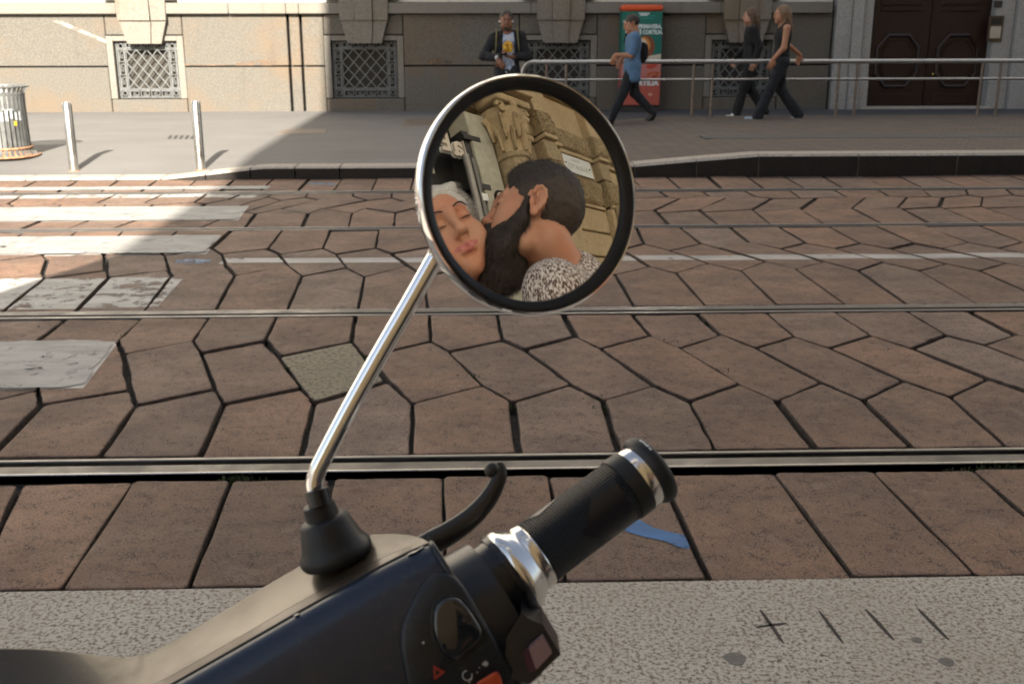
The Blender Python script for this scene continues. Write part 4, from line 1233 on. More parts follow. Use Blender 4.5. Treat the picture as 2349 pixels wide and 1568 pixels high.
# ------------------------------------------------------------------ scooter
scooter = thing('scooter', 'parked dark scooter with round chrome mirror, black ribbed grip and bronze headset cover', 'scooter', (-.33, .42, .012))
SL = np.array(scooter.location)
def sb(q, name, m, smooth=40, parent=None):
    o = q.build(name, m, parent or scooter, smooth)
    if parent is None: o.location = tuple(-SL)
    return o
bronze = simple('bronze_metallic_paint', (.105, .082, .056), .36, metal=.55, var=.06, coat=.25)
navy = simple('dark_blue_black_plastic', (.004, .019, .050), .30, var=.1, coat=.35)
podm = simple('satin_black_switch_plastic', (.014, .016, .019), .42, var=.1)

def dusty(name, col, dust, rough, metal=0.0, coat=.3):
    t = NT(name)
    sp = t.noise(230, 3, .7); pt = t.noise(14, 5, .65); sm = t.noise(26, 4, .6, t.scaled((1, .25, 1), (0, .5, .5)))
    m = t.math('MULTIPLY', t.mapr(sp, .56, .66, 0, 1), t.mapr(pt, .42, .66, .05, .7))
    c = t.mix(m, col, dust)
    c = t.mix(t.mapr(sm, .5, .75, 0, .16), c, dust)
    t.P(Base_Color=c, Metallic=metal, Roughness=t.mapr(pt, .35, .7, rough * .8, rough * 1.45), Coat_Weight=coat, Coat_Roughness=.12)
    t.bump(t.noise(700, 2), .05, .0006)
    return t.m
navy = dusty('dark_blue_black_plastic', (.004, .015, .040), (.038, .040, .044), .30)
bronze = dusty('bronze_metallic_paint', (.088, .071, .050), (.125, .108, .084), .36, .55, .22)
podm = dusty('satin_black_switch_plastic', (.006, .009, .014), (.035, .036, .038), .42, 0, 0)
# --- bar axis
d0 = .565
ax_img = np.array([.805, -.594])
def ax_pt(s_):
    px = 1214 + s_ * ax_img[0]; py = 1281 + s_ * ax_img[1]
    return S(px, py, d0 + s_ * d0 / FOC * .27)
A0 = ax_pt(0); A1 = ax_pt(285); AD = (A1 - A0) / np.linalg.norm(A1 - A0); PXM = np.linalg.norm(A1 - A0) / 285; PR = d0 / FOC
def st(t):
    return t if t < 20 else 20 + (t - 20) * 1.275
def bar_lathe(name, prof, m, parent=None, n=64, smooth=35):
    q = MB(); q.lathe(A0, AD, [(st(t) * PXM, r * PR * 1.01) for t, r in prof], n, ref=_F)
    return sb(q, name, m, smooth, parent)
bar_lathe('throttle_sleeve', [(-205, 20), (-205, 92), (-150, 92.5), (-66, 93), (-62, 90), (-62, 20)], M['rubber_gloss'])
bar_lathe('collar_lip', [(-66, 40), (-66, 98), (-57, 100), (-50, 97), (-50, 40)], M['rubber_gloss'])
bar_lathe('chrome_collar', [(-54, 60), (-53, 97), (-49, 100), (-43, 101), (-37, 100), (-31, 97), (-25, 93), (-19, 89), (-13, 85.5), (-9, 82), (-6, 79.5), (-3, 78.5), (-2, 80), (0, 80.6), (8, 80.2), (17, 79.6), (20, 77), (20, 60)], M['chrome_soft'])
grip_m = NT('knurled_black_rubber')
gob = grip_m.n('TexCoord').outputs['UV']
uvs = grip_m.n('Mapping', {'Vector': gob, 'Scale': (1, 1, 1)}).outputs[0]
sepx = grip_m.n('SeparateXYZ', {'Vector': uvs})
du = grip_m.math('SINE', grip_m.math('MULTIPLY', grip_m.math('ADD', sepx.outputs[0], sepx.outputs[1]), 1.0))
dv = grip_m.math('SINE', grip_m.math('MULTIPLY', grip_m.math('SUBTRACT', sepx.outputs[0], sepx.outputs[1]), 1.0))
kn = grip_m.math('MULTIPLY', du, dv)
grip_m.P(Base_Color=grip_m.ramp(grip_m.mapr(kn, -1, 1, 0, 1), [(.2, (.003, .0035, .0045)), (.8, (.014, .016, .020))]), Roughness=.48)
grip_m.bump(kn, 1.0, .003)
def grip_uv(o, ncirc, kt):
    """wrap coordinates: angle and length, so that the knurl keeps its size"""
    me = o.data; uv = me.uv_layers.new(name='wrap')
    co = np.zeros(len(me.vertices) * 3); me.vertices.foreach_get('co', co); co = co.reshape(-1, 3)
    return uv, co
q = MB()
gp = [(19, 60), (20, 75), (24, 78), (40, 77), (80, 76.3), (120, 76), (165, 76.3), (205, 77), (211, 77)]
nseg = 64
q.lathe(A0, AD, [(st(t) * PXM, r * PR) for t, r in gp], nseg, ref=_F)
grip = sb(q, 'grip', grip_m.m, 35)
me = grip.data; uvl = me.uv_layers.new(name='wrap')
uv = np.zeros((len(me.loops), 2)); li = np.zeros(len(me.loops), int); me.loops.foreach_get('vertex_index', li)
for p in me.polygons:
    ids = [li[k] for k in p.loop_indices]
    ks = [i % nseg for i in ids]
    wrap = max(ks) - min(ks) > nseg / 2
    for k, i in zip(p.loop_indices, ids):
        kk = i % nseg; kk = kk + nseg if (wrap and kk < nseg / 2) else kk
        uv[k] = (kk / nseg * 2 * PI * 34, st(gp[i // nseg][0]) / 76.0 * 34)
uvl.data.foreach_set('uv', uv.ravel())
bar_lathe('grip_band', [(209, 70), (210, 78.5), (213, 79.2), (236, 79.2), (240, 78), (240, 60)], M['rubber'], grip)
bar_lathe('end_ring', [(238, 60), (238, 74.5), (241, 76), (262, 76), (265, 74), (265, 50)], M['chrome_soft'], grip)
bar_lathe('end_flange', [(262, 50), (262, 80), (266, 85.5), (273, 88), (281, 87), (287, 82), (290, 74), (292, 30), (292, 0)], M['rubber'], grip)
q = MB(); ref = np.cross(_F, AD); ref /= np.linalg.norm(ref); wv = np.cross(AD, ref)
# smooth leaf-shaped pads let into the knurl
def pad(name, cang, halfw, t0, t1, sharp0, sharp1, m):
    q = MB(); nt, na = 22, 12; vs = []
    rfx = np.cross(_F, AD); rfx /= np.linalg.norm(rfx); wfx = np.cross(AD, rfx)
    for i in range(nt + 1):
        f = i / nt; t_ = t0 + (t1 - t0) * f
        k = min(1.0, (f / sharp0) if sharp0 else 1.0, ((1 - f) / sharp1) if sharp1 else 1.0)
        r = np.interp(t_, [g[0] for g in gp], [g[1] for g in gp])
        for j in range(na + 1):
            a = cang + halfw * max(k, .01) * (2 * j / na - 1)
            rr = (r + 1.0) * PR
            vs.append(A0 + AD * st(t_) * PXM + rr * (math.cos(a) * rfx + math.sin(a) * wfx))
    q.add(vs, [(i * (na + 1) + j, i * (na + 1) + j + 1, (i + 1) * (na + 1) + j + 1, (i + 1) * (na + 1) + j) for i in range(nt) for j in range(na)])
    return sb(q, name, m, True, grip)
# which way is towards the camera around the bar
tc = -_F; rfx = np.cross(_F, AD); rfx /= np.linalg.norm(rfx); wfx = np.cross(AD, rfx)
cam_ang = math.atan2(tc @ wfx, tc @ rfx); up_ang = math.atan2(_U @ wfx, _U @ rfx)
sgn = 1 if ((up_ang - cam_ang + PI) % (2 * PI) - PI) > 0 else -1
pad('smooth_pad', cam_ang - sgn * .25, .95, 96, 196, .55, 0, M['rubber_gloss'])
pad('smooth_pad', cam_ang + sgn * 1.5, .42, 30, 110, .5, .9, M['rubber_gloss'])

# rim print on the flange: a few white flecks
for da, w_, h_ in [(.62, .05, 2), (.74, .03, 3), (.82, .06, 2), (.93, .03, 3), (1.02, .05, 2)]:
    q = MB(); vs = []
    for a_, t_ in [(-w_, 279), (w_, 279), (w_, 279 + h_), (-w_, 279 + h_)]:
        a = cam_ang + sgn * (da + a_); r = (np.interp(t_, [273, 281, 287], [88, 87, 82]) * 1.01 + 1.2) * PR
        vs.append(A0 + AD * st(t_) * PXM + r * (math.cos(a) * rfx + math.sin(a) * wfx))
    q.slab(vs, AD * .0004); sb(q, 'rim_print', simple('white_rim_print', (.6, .62, .62), .5), False, grip)
# --- brake lever
lv = [((955, 1268), 27), ((985, 1247), 26), ((1030, 1222), 24.5), ((1070, 1195), 23), ((1103, 1164), 21), ((1127, 1132), 19), ((1143, 1100), 16.5), ((1148, 1080), 14), ((1144, 1066), 12.5)]
LD = .605
fine_ = []
P_ = np.array([p for p, _ in lv], float); r_ = np.array([r for _, r in lv])
tt = np.linspace(0, len(lv) - 1, 41)
def cr(P, t):
    i = int(min(t, len(P) - 2)); f = t - i
    p0, p1, p2, p3 = P[max(i - 1, 0)], P[i], P[i + 1], P[min(i + 2, len(P) - 1)]
    return .5 * (2 * p1 + (p2 - p0) * f + (2 * p0 - 5 * p1 + 4 * p2 - p3) * f * f + (3 * p1 - p0 - 3 * p2 + p3) * f ** 3)
q = MB()
pth = [S(*cr(P_, t), LD + .012 * t / 8) for t in tt]; rad = [np.interp(t, range(len(lv)), r_) * LD / FOC for t in tt]
q.tube(pth, [r * 1.12 for r in rad], 20, flat=.80, up=tuple(_F))
e = S(1129, 1077, LD + .010); q.ball(e, 19 * LD / FOC, 18, 12)
sb(q, 'brake_lever', simple('black_anodised_lever', (.030, .027, .024), .38, metal=.3), 60)

# --- headset: rows along the section, columns along the bar
sil = [(-260, 1520), (-120, 1492), (0, 1486), (80, 1487), (150, 1492), (220, 1502), (290, 1508), (345, 1497), (400, 1467), (460, 1432), (560, 1372), (640, 1325), (715, 1282), (790, 1243), (828, 1230), (865, 1224), (905, 1223.5), (940, 1226), (968, 1234), (985, 1243)]
crs = [(-200, 1900), (-40, 1812), (95, 1735), (170, 1693), (235, 1656), (300, 1619), (352, 1590), (402, 1561), (450, 1534), (510, 1500), (612, 1442), (690, 1397), (762, 1357), (840, 1313), (873, 1295.5), (905, 1279), (935, 1264), (958, 1254), (975, 1247), (986, 1243.5)]
ncol = len(sil)
def dep(i): # crease depth: the bar comes closer towards the middle of the scooter
    x = crs[i][0]
    return .532 + (x - 985) / FOC * .53 * .20
WD = np.interp(np.arange(ncol), [0, 12, 15, 17, 18, 19], [.050, .046, .036, .020, .010, .002])
def top_row(f):
    out = []
    for i in range(ncol):
        a, c = np.array(sil[i]), np.array(crs[i])
        p = c + (a - c) * f; out.append(S(p[0], p[1], dep(i) + WD[i] * f + .006 * math.sin(PI * min(1, f)) * 0))
    return out
def top_row2(f):
    # slightly domed top
    out = []
    for i in range(ncol):
        a, c = np.array(sil[i]), np.array(crs[i])
        p = c + (a - c) * (1 - (1 - f) ** 1.0)
        out.append(S(p[0], p[1], dep(i) + WD[i] * (f ** .9)))
    return out
down = np.array([.53, .85])
def front_row(L, dd):
    out = []
    for i in range(ncol):
        c = np.array(crs[i]) + down * L
        out.append(S(c[0], c[1], dep(i) + dd))
    return out
def loft(rows, name, m, smooth=True, flip=False):
    q = MB(); n = len(rows[0])
    vs = [p for r in rows for p in r]
    q.add(vs, [(j * n + i, j * n + i + 1, (j + 1) * n + i + 1, (j + 1) * n + i) for j in range(len(rows) - 1) for i in range(n - 1)])
    return sb(q, name, m, smooth)
tops = [top_row2(f) for f in (.0, .18, .19, .35, .5, .65, .78, .88, .95, .985, 1.0)]
back = []
for k, (dz_, dd_) in enumerate([(4, .004), (14, .007), (40, .010), (120, .014), (260, .016)]):
    back.append([S(sil[i][0] + .35 * dz_ * (i > 13) * 0, sil[i][1] + dz_, dep(i) + WD[i] + dd_) for i in range(ncol)])
hc = loft(tops[:2], 'headset_trim_strip', simple('bronze_trim', (.085, .062, .046), .40, metal=.5, var=.05, coat=.2))
# the strip sits a hair lower than the cover above it
cover = loft(tops[2:] + back, 'headset_cover', bronze)
fr = [(0, .0), (3, -.0022), (9, -.0048), (25, -.0085), (70, -.0125), (130, -.0155), (200, -.0165), (280, -.015), (360, -.010), (430, .0), (480, .014), (500, .04)]
front = loft([front_row(L + 2.5, dd + .0008) for L, dd in fr], 'headset_front', navy)
q = MB(); q.tube([p + np.array([0, 0, -.0006]) for p in front_row(1.2, -.0004)], .0009, 8); sb(q, 'seam', M['rubber'], True)
# closing wall at the outer end, where the throttle sleeve leaves the cover
q = MB()
endp = [S(*(np.array(crs[-1]) + down * (L + 2.5)), dep(ncol - 1) + dd + .0008) for L, dd in fr]
q.add(endp + [p + _F * .07 + AD * -.01 for p in endp], [(i, i + 1, len(endp) + i + 1, len(endp) + i) for i in range(len(endp) - 1)])
sb(q, 'headset_end', M['rubber_gloss'], True)
q = MB(); q.tube([p - _F * .0008 + AD * .0005 for p in endp], .0016, 8); sb(q, 'end_bead', M['rubber_gloss'], True)
# chipped edge near the end of the seam
chip_m = simple('chipped_bare_metal', (.36, .35, .33), .45, metal=.6, var=.4, scale=300)
def surf(px, py, lift=0.0):
    """point on the front face, by its distance from the crease"""
    p = np.array([px, py], float)
    best = None
    for i in range(ncol - 1):
        a, c = np.array(crs[i], float), np.array(crs[i + 1], float)
        A = np.array([c - a, down]).T
        u, L = np.linalg.solve(A, p - a)
        if (-.001 <= u <= 1.001) or (i == ncol - 2 and u > 1) or (i == 0 and u < 0):
            d_ = dep(i) + (dep(i + 1) - dep(i)) * u
            best = d_ + np.interp(L - 2.5, [f[0] for f in fr], [f[1] for f in fr]) + .0008
            break
    return S(px, py, best - lift)
for pts in ([(934, 1270), (946, 1262.5), (953, 1261.5), (966, 1252), (972, 1250.5), (960, 1258), (950, 1264.5), (943, 1266.5)], [(673, 1409), (681, 1405), (685, 1405.5), (677, 1409.5)]):
    q = MB(); q.slab([surf(x, y + 2, .0022) for x, y in pts], _F * .002); sb(q, 'paint_chip', chip_m, False)

# --- switch pod
def fan_patch(name, outline, lift_edge, lift_in, m, inner=.82, parent=None, smooth=True, skirt=.006, dish=0.0):
    n = len(outline); c = np.mean(outline, axis=0)
    # resample outline smoothly
    P = []
    for i in range(n):
        p0, p1, p2, p3 = [np.array(outline[(i + k) % n], float) for k in (-1, 0, 1, 2)]
        for f in (0, .25, .5, .75):
            P.append(.5 * (2 * p1 + (p2 - p0) * f + (2 * p0 - 5 * p1 + 4 * p2 - p3) * f * f + (3 * p1 - p0 - 3 * p2 + p3) * f ** 3))
    P = np.array(P); n = len(P)
    rows = [[surf(*p, -skirt) for p in P], [surf(*p, lift_edge * .4) for p in P], [surf(*(c + (p - c) * .985), lift_edge * .8) for p in P], [surf(*(c + (p - c) * .95), lift_edge) for p in P],
            [surf(*(c + (p - c) * inner), lift_in) for p in P], [surf(*(c + (p - c) * .5), lift_in - dish * .6) for p in P], [surf(*(c + (p - c) * .05), lift_in - dish) for p in P]]
    q = MB(); q.add([v for r in rows for v in r], [(j * n + i, j * n + (i + 1) % n, (j + 1) * n + (i + 1) % n, (j + 1) * n + i) for j in range(len(rows) - 1) for i in range(n)])
    q.add(rows[-1], [tuple(range(n))])
    return sb(q, name, m, smooth, parent)
pod = fan_patch('switch_pod', [(1008, 1310), (1040, 1318), (1071, 1352), (1106, 1412), (1146, 1482), (1176, 1552), (1190, 1620), (1080, 1700), (985, 1690), (948, 1610), (930, 1545), (919, 1473), (925, 1425), (952, 1364), (982, 1324)], .0032, .0040, podm, .9)
gloss_btn = simple('glossy_black_button', (.012, .014, .017), .10, var=.05, coat=.6)
btn = fan_patch('start_button', [(994, 1419), (999, 1390), (1019, 1370), (1048, 1368.5), (1071, 1388), (1090, 1415), (1106, 1442), (1107, 1460), (1080, 1487), (1052, 1511), (1035, 1511), (1012, 1490), (996, 1450)], .0075, .0080, gloss_btn, .85, pod, dish=-.0018)
q = MB()
ol = np.array([(994, 1419), (999, 1390), (1019, 1370), (1048, 1368.5), (1071, 1388), (1090, 1415), (1106, 1442), (1107, 1460), (1080, 1487), (1052, 1511), (1035, 1511), (1012, 1490), (996, 1450)], float)
c_ = ol.mean(0); q.tube([surf(*(c_ + (p - c_) * 1.06), .0042) for p in ol], .0011, 6, closed=True, up=tuple(_F)); sb(q, 'button_rim', M['rubber'], True, pod)
redm = simple('hazard_red_print', (.33, .035, .018), .5, var=.05)
def mark(name, pts, m, lift=.0048, th=.0006):
    q = MB(); q.slab([surf(x, y, lift) for x, y in pts], _F * th); return sb(q, name, m, False, pod)
mark('hazard_triangle', [(993.6, 1525), (1021.5, 1540), (996, 1559.5)], redm)
mark('triangle_centre', [(999, 1535), (1010, 1541), (1000, 1549)], M['rubber'], .0052)
wm = simple('white_switch_print', (.55, .56, .57), .5, var=.1)
q = MB(); q.tube([surf(1072 + 11 * math.cos(a), 1548 + 11 * math.sin(a), .0046) for a in np.linspace(-.4, 4.6, 18)], .00025, 5); sb(q, 'starter_symbol', wm, False, pod)
for x, y, s_ in [(1081, 1556, 3.5), (1077, 1563, 2.5), (1095, 1541, 2.2), (1100, 1530, 2.0), (1108, 1522, 2.6)]:
    mark('print_fleck', [(x - s_, y), (x, y - s_ * .6), (x + s_ * .6, y), (x, y + s_)], wm, .0046)
for a in (0, .8, 1.6, 2.4):
    q = MB(); q.tube([surf(1114 - 7 * math.cos(a), 1521 - 7 * math.sin(a), .0046), surf(1114 + 7 * math.cos(a), 1521 + 7 * math.sin(a), .0046)], .00022, 5); sb(q, 'light_symbol', wm, False, pod)
mark('dust_fleck', [(968, 1472), (972, 1470), (974, 1474), (970, 1477)], wm, .0046)
ored = simple('orange_red_switch', (.50, .070, .022), .30, var=.05, coat=.3)
fan_patch('stop_switch', [(1092, 1568), (1112, 1552), (1136, 1539), (1147, 1546), (1153, 1568), (1158, 1610), (1110, 1640), (1078, 1610)], .0085, .0090, ored, .8, pod)
# --- side switch block under the throttle
SD = .520
blk = [(1196, 1404), (1216, 1420), (1246, 1432), (1286, 1500), (1215, 1568), (1164, 1553), (1140, 1500)]
q = MB(); q.slab([S(x, y, SD) for x, y in blk], _F * .035); sideb = sb(q, 'side_switch', M['rubber_gloss'], False)
mauve = simple('mauve_switch_key', (.22, .135, .135), .5, var=.06); dm = simple('dark_mauve_side', (.07, .022, .026), .5)
q = MB(); q.slab([S(x, y, SD - .006) for x, y in [(1213, 1486), (1245, 1458), (1266, 1497), (1230, 1535)]], _F * .005); sb(q, 'switch_key', mauve, False, sideb)
q = MB(); q.slab([S(1199, 1497, SD - .0005), S(1213, 1486, SD - .006), S(1230, 1535, SD - .006), S(1214, 1543, SD - .0005)], _F * .003); sb(q, 'key_side', dm, False, sideb)
# --- sleeve joining the pod side (throttle housing lower body)
q = MB(); q.tube([A0 + AD * (-230 * PXM) - _U * .012, A0 + AD * (-75 * PXM) - _U * .016], [.040, .039], 32); sb(q, 'throttle_housing', M['rubber_gloss'], 40)

# --- mirror stem and its rubber boot
BD = .548
bt_top = S(729, 1154, BD); bt_bot = S(767, 1257, BD + .004)
bax = bt_top - bt_bot; bl = np.linalg.norm(bax); bax /= bl
k = BD / FOC
q = MB(); q.lathe(bt_bot, bax, [(-.006, 60 * k), (-.0055, 81 * k), (-.0035, 85.5 * k), (-.001, 85.5 * k), (.0008, 82 * k), (.002, 77 * k), (.20 * bl, 71 * k), (.60 * bl, 58 * k), (.66 * bl, 54 * k), (.69 * bl, 47 * k), (.71 * bl, 39 * k), (.97 * bl, 37 * k), (1.0 * bl, 34 * k), (1.0 * bl, 18 * k)], 48)
sb(q, 'mirror_boot', M['rubber'], 35)
stem_px = [((731, 1165), .548), ((724, 1130), .547), ((722, 1105), .546), ((728, 1080), .545), ((742, 1050), .544), ((800, 940), .541), ((870, 815), .538), ((940, 695), .535), ((990, 607), .533), ((1010, 572), .532)]
sp3 = [S(*p, d) for p, d in stem_px]
tt = np.linspace(0, len(sp3) - 1, 60)
pth = [cr(np.array(sp3), t) for t in tt]
q = MB(); q.tube(pth, [.0046] * 60, 24); stem = sb(q, 'mirror_stem', M['chrome'], True)
q = MB(); q.tube([S(736, 1158, .545), S(727, 1122, .545)], [.0062, .0060], 20); sb(q, 'stem_collar', M['rubber_gloss'], 40)

# --- round mirror
MD = .51
mc = S(1218.5, 448, MD)
dv_ = (mc - EYE) / np.linalg.norm(mc - EYE)
mr = np.cross(dv_, _U); mr /= np.linalg.norm(mr); mu = np.cross(mr, dv_)
T_, P2 = math.radians(27.5), math.radians(17)
MN = -dv_ * math.cos(T_) + math.sin(T_) * (math.cos(P2) * mr + math.sin(P2) * mu)
RG, RM = .0507, 1.05
MCEN = mc - MN * RM
mu_ = np.cross(MN, (1.0, 0, 0)); mu_ /= np.linalg.norm(mu_); mw_ = np.cross(MN, mu_)
q = MB(); nr_, na_ = 28, 96; vs = [mc]; fs = []
for i in range(1, nr_ + 1):
    r = (RG + .0012) * i / nr_; sag = RM - math.sqrt(RM * RM - r * r)
    for k_ in range(na_):
        a = 2 * PI * k_ / na_; vs.append(mc - MN * sag + r * (math.cos(a) * mu_ + math.sin(a) * mw_))
for k_ in range(na_): fs.append((0, 1 + k_, 1 + (k_ + 1) % na_))
for i in range(nr_ - 1):
    for k_ in range(na_): fs.append((1 + i * na_ + k_, 1 + (i + 1) * na_ + k_, 1 + (i + 1) * na_ + (k_ + 1) % na_, 1 + i * na_ + (k_ + 1) % na_))
q.add(vs, fs)
mir = bpy.data.objects.new('mirror', None); link(mir, scooter); mir.location = tuple(-SL)
def mb_(q, name, m, smooth=True): return q.build(name, m, mir, smooth)
mb_(q, 'mirror_glass', M['mirror'], True)
q = MB(); q.lathe(mc, MN, [(-.002, RG + .001), (.0004, RG), (.0012, RG + .0006), (.0020, RG + .0030), (.0024, RG + .0042), (.0016, RG + .0054), (-.003, RG + .0056)], 96); mb_(q, 'rubber_bezel', M['rubber'], True)
q = MB(); q.lathe(mc, MN, [(-.004, RG + .0044), (.0012, RG + .0046), (.0026, RG + .0053), (.0026, RG + .0060), (.0014, RG + .0067), (-.0012, RG + .0070), (-.0045, RG + .0066), (-.0050, RG + .0058), (-.009, RG + .0044), (-.015, RG - .0004), (-.021, RG - .009), (-.025, RG - .020), (-.027, RG - .034), (-.0275, 0)], 96); mb_(q, 'chrome_shell', M['chrome'], 50)
bk = mc - MN * .022 - mr * .030 - mu * .030
q = MB(); q.tube([S(1000, 588, .532), S(1022, 552, .530), bk], [.0052, .0056, .006], 20); mb_(q, 'mirror_joint', M['chrome'], True)

# --- the rest of the scooter, below the frame
bodyp = simple('dark_body_paint', (.020, .022, .028), .25, coat=.5); tyre = simple('tyre_rubber', (.02, .02, .021), .8)
q = MB(); q.tube([(-.33, .42, .95), (-.36, .62, .55), (-.38, .80, .26)], [.03, .028, .026], 16); sb(q, 'steering_column', bodyp, True)
q = MB(); q.tube([(-.62, .40, .40), (-.50, .47, .86), (-.33, .50, .93), (-.16, .47, .86), (-.04, .40, .40)], .02, 10)
q.add([(-.62, .40, .30), (-.04, .40, .30), (-.06, .46, .80), (-.33, .53, .93), (-.60, .46, .80), (-.33, .58, .5)], [(0, 1, 5), (1, 2, 5), (2, 3, 5), (3, 4, 5), (4, 0, 5)]); sb(q, 'leg_shield', bodyp, True)
q = MB(); q.box(-.60, -.06, -.20, .42, .26, .33, .03); sb(q, 'footboard', bodyp)
q = MB(); q.ball((-.33, -.72, .48), (.24, .52, .26), 24, 16); sb(q, 'rear_body', bodyp, True)
q = MB(); q.ball((-.33, -.66, .76), (.17, .44, .09), 24, 12); sb(q, 'seat', M['rubber'], True)
for y_ in (.86, -.95):
    q = MB(); q.tube([(-.33 - .05 * (y_ > 0), y_ + .20 * math.cos(a), .262 + .20 * math.sin(a)) for a in np.linspace(0, 2 * PI, 37)[:-1]], .055, 14, closed=True, up=(1, 0, 0)); wh = sb(q, 'wheel', tyre, True)
    q = MB(); q.lathe((-.40 - .05 * (y_ > 0), y_, .262), (1, 0, 0), [(0, 0), (0, .15), (.14, .15), (.14, 0)], 24); q.build('rim', M['chrome_soft'], wh, 40)
q = MB(); q.ball((-.38, .86, .42), (.08, .26, .10), 20, 12); sb(q, 'mudguard', bodyp, True)
# ------------------------------------------------------------------ people: signed-distance sculpting
class Field:
    def __init__(s, xs, ys, zs, far=.05):
        s.ax = [np.asarray(a, np.float32) for a in (xs, ys, zs)]
        s.F = np.full([len(a) for a in s.ax], far, np.float32)
    def _sub(s, lo, hi):
        sl = []
        for a, l, h in zip(s.ax, lo, hi):
            i0 = int(np.searchsorted(a, l)); i1 = int(np.searchsorted(a, h))
            if i1 <= i0: return None
            sl.append(slice(i0, i1))
        sl = tuple(sl)
        X = s.ax[0][sl[0]][:, None, None]; Y = s.ax[1][sl[1]][None, :, None]; Z = s.ax[2][sl[2]][None, None, :]
        return sl, X, Y, Z
    def put(s, sl, d, k, op):
        a = s.F[sl]
        if op == '+':
            h = np.clip(.5 + .5 * (d - a) / k, 0, 1); s.F[sl] = d + (a - d) * h - k * h * (1 - h)
        else:
            d = -d
            h = np.clip(.5 - .5 * (d - a) / k, 0, 1)
            s.F[sl] = d + (a - d) * h + k * h * (1 - h)
    def ell(s, c, r, Mx=None, k=.01, op='+', infl=0.0):
        c = np.asarray(c, float); r = np.asarray(r, float) + infl
        m = max(r) + .055
        q = s._sub(c - m, c + m)
        if q is None: return
        sl, X, Y, Z = q
        Mx = np.eye(3) if Mx is None else Mx
        dx, dy, dz = X - np.float32(c[0]), Y - np.float32(c[1]), Z - np.float32(c[2])
        k0 = 0; k1 = 0
        for i in range(3):
            p = dx * np.float32(Mx[0, i]) + dy * np.float32(Mx[1, i]) + dz * np.float32(Mx[2, i])
            k0 = k0 + (p / r[i]) ** 2; k1 = k1 + (p / r[i] ** 2) ** 2
        k0 = np.sqrt(k0); k1 = np.sqrt(k1) + 1e-6
        s.put(sl, (k0 * (k0 - 1) / k1).astype(np.float32), k, op)
    def cap(s, a, b, ra, rb=None, k=.01, op='+', infl=0.0):
        a = np.asarray(a, float); b = np.asarray(b, float); rb = ra if rb is None else rb
        ra += infl; rb += infl
        m = max(ra, rb) + .055
        q = s._sub(np.minimum(a, b) - m, np.maximum(a, b) + m)
        if q is None: return
        sl, X, Y, Z = q
        ab = b - a; L2 = ab @ ab + 1e-9
        dx, dy, dz = X - np.float32(a[0]), Y - np.float32(a[1]), Z - np.float32(a[2])
        t = np.clip((dx * np.float32(ab[0]) + dy * np.float32(ab[1]) + dz * np.float32(ab[2])) / L2, 0, 1)
        d = np.sqrt((dx - t * ab[0]) ** 2 + (dy - t * ab[1]) ** 2 + (dz - t * ab[2]) ** 2) - (ra + (rb - ra) * t)
        s.put(sl, d.astype(np.float32), k, op)
    def half(s, p, nrm, k=.004):
        """keep only the side the normal points away from"""
        X, Y, Z = s.ax[0][:, None, None], s.ax[1][None, :, None], s.ax[2][None, None, :]
        d = (X - p[0]) * nrm[0] + (Y - p[1]) * nrm[1] + (Z - p[2]) * nrm[2]
        h = np.clip(.5 - .5 * (d - s.F) / k, 0, 1)
        s.F = (d + (s.F - d) * h + k * h * (1 - h)).astype(np.float32)
    def lumps(s, amp, freq, seed=0.0):
        X, Y, Z = s.ax[0][:, None, None], s.ax[1][None, :, None], s.ax[2][None, None, :]
        n = np.sin(X * freq + 1.3 * np.sin(Z * freq * .7 + seed)) * np.sin(Y * freq * 1.13 + 1.7 * np.sin(X * freq * .6)) * np.sin(Z * freq * .91 + seed)
        s.F = (s.F + amp * n).astype(np.float32)
    def mesh(s):
        F = s.F; ins = F < 0
        c = [F[i:F.shape[0] - 1 + i, j:F.shape[1] - 1 + j, k:F.shape[2] - 1 + k] for i in (0, 1) for j in (0, 1) for k in (0, 1)]
        cnt = sum((q < 0).astype(np.int8) for q in c)
        act = (cnt > 0) & (cnt < 8)
        I, J, K = np.nonzero(act)
        vid = np.full(act.shape, -1, np.int64); vid[I, J, K] = np.arange(len(I))
        acc = np.zeros((len(I), 3)); num = np.zeros(len(I))
        cor = [(i, j, k) for i in (0, 1) for j in (0, 1) for k in (0, 1)]
        val = [F[I + a, J + b, K + d].astype(float) for a, b, d in cor]
        pos = [np.stack([s.ax[0][I + a], s.ax[1][J + b], s.ax[2][K + d]], 1).astype(float) for a, b, d in cor]
        for m in range(8):
            for n in range(m + 1, 8):
                if sum(abs(x - y) for x, y in zip(cor[m], cor[n])) != 1: continue
                cr_ = (val[m] < 0) != (val[n] < 0)
                t = val[m] / (val[m] - val[n] + 1e-12)
                acc[cr_] += (pos[m] + (pos[n] - pos[m]) * t[:, None])[cr_]; num[cr_] += 1
        V = acc / num[:, None]
        faces = []
        for ax in range(3):
            A = [slice(None)] * 3; B = [slice(None)] * 3
            A[ax] = slice(0, -1); B[ax] = slice(1, None)
            sg = ins[tuple(A)] != ins[tuple(B)]
            o = [a for a in range(3) if a != ax]
            core = [slice(None)] * 3
            for a in o: core[a] = slice(1, -1)
            sg2 = np.zeros_like(sg); sg2[tuple(core)] = sg[tuple(core)]
            P = np.array(np.nonzero(sg2))
            first = ins[tuple(A)][tuple(P)]
            def cell(d0, d1):
                q = P.copy(); q[o[0]] -= d0; q[o[1]] -= d1; return vid[tuple(q)]
            f = np.stack([cell(1, 1), cell(0, 1), cell(0, 0), cell(1, 0)], 1)
            flip = first if ax != 1 else ~first
            f[~flip] = f[~flip][:, ::-1]
            faces.append(f)
        Fc = np.concatenate(faces); Fc = Fc[(Fc >= 0).all(1)]
        return V, Fc
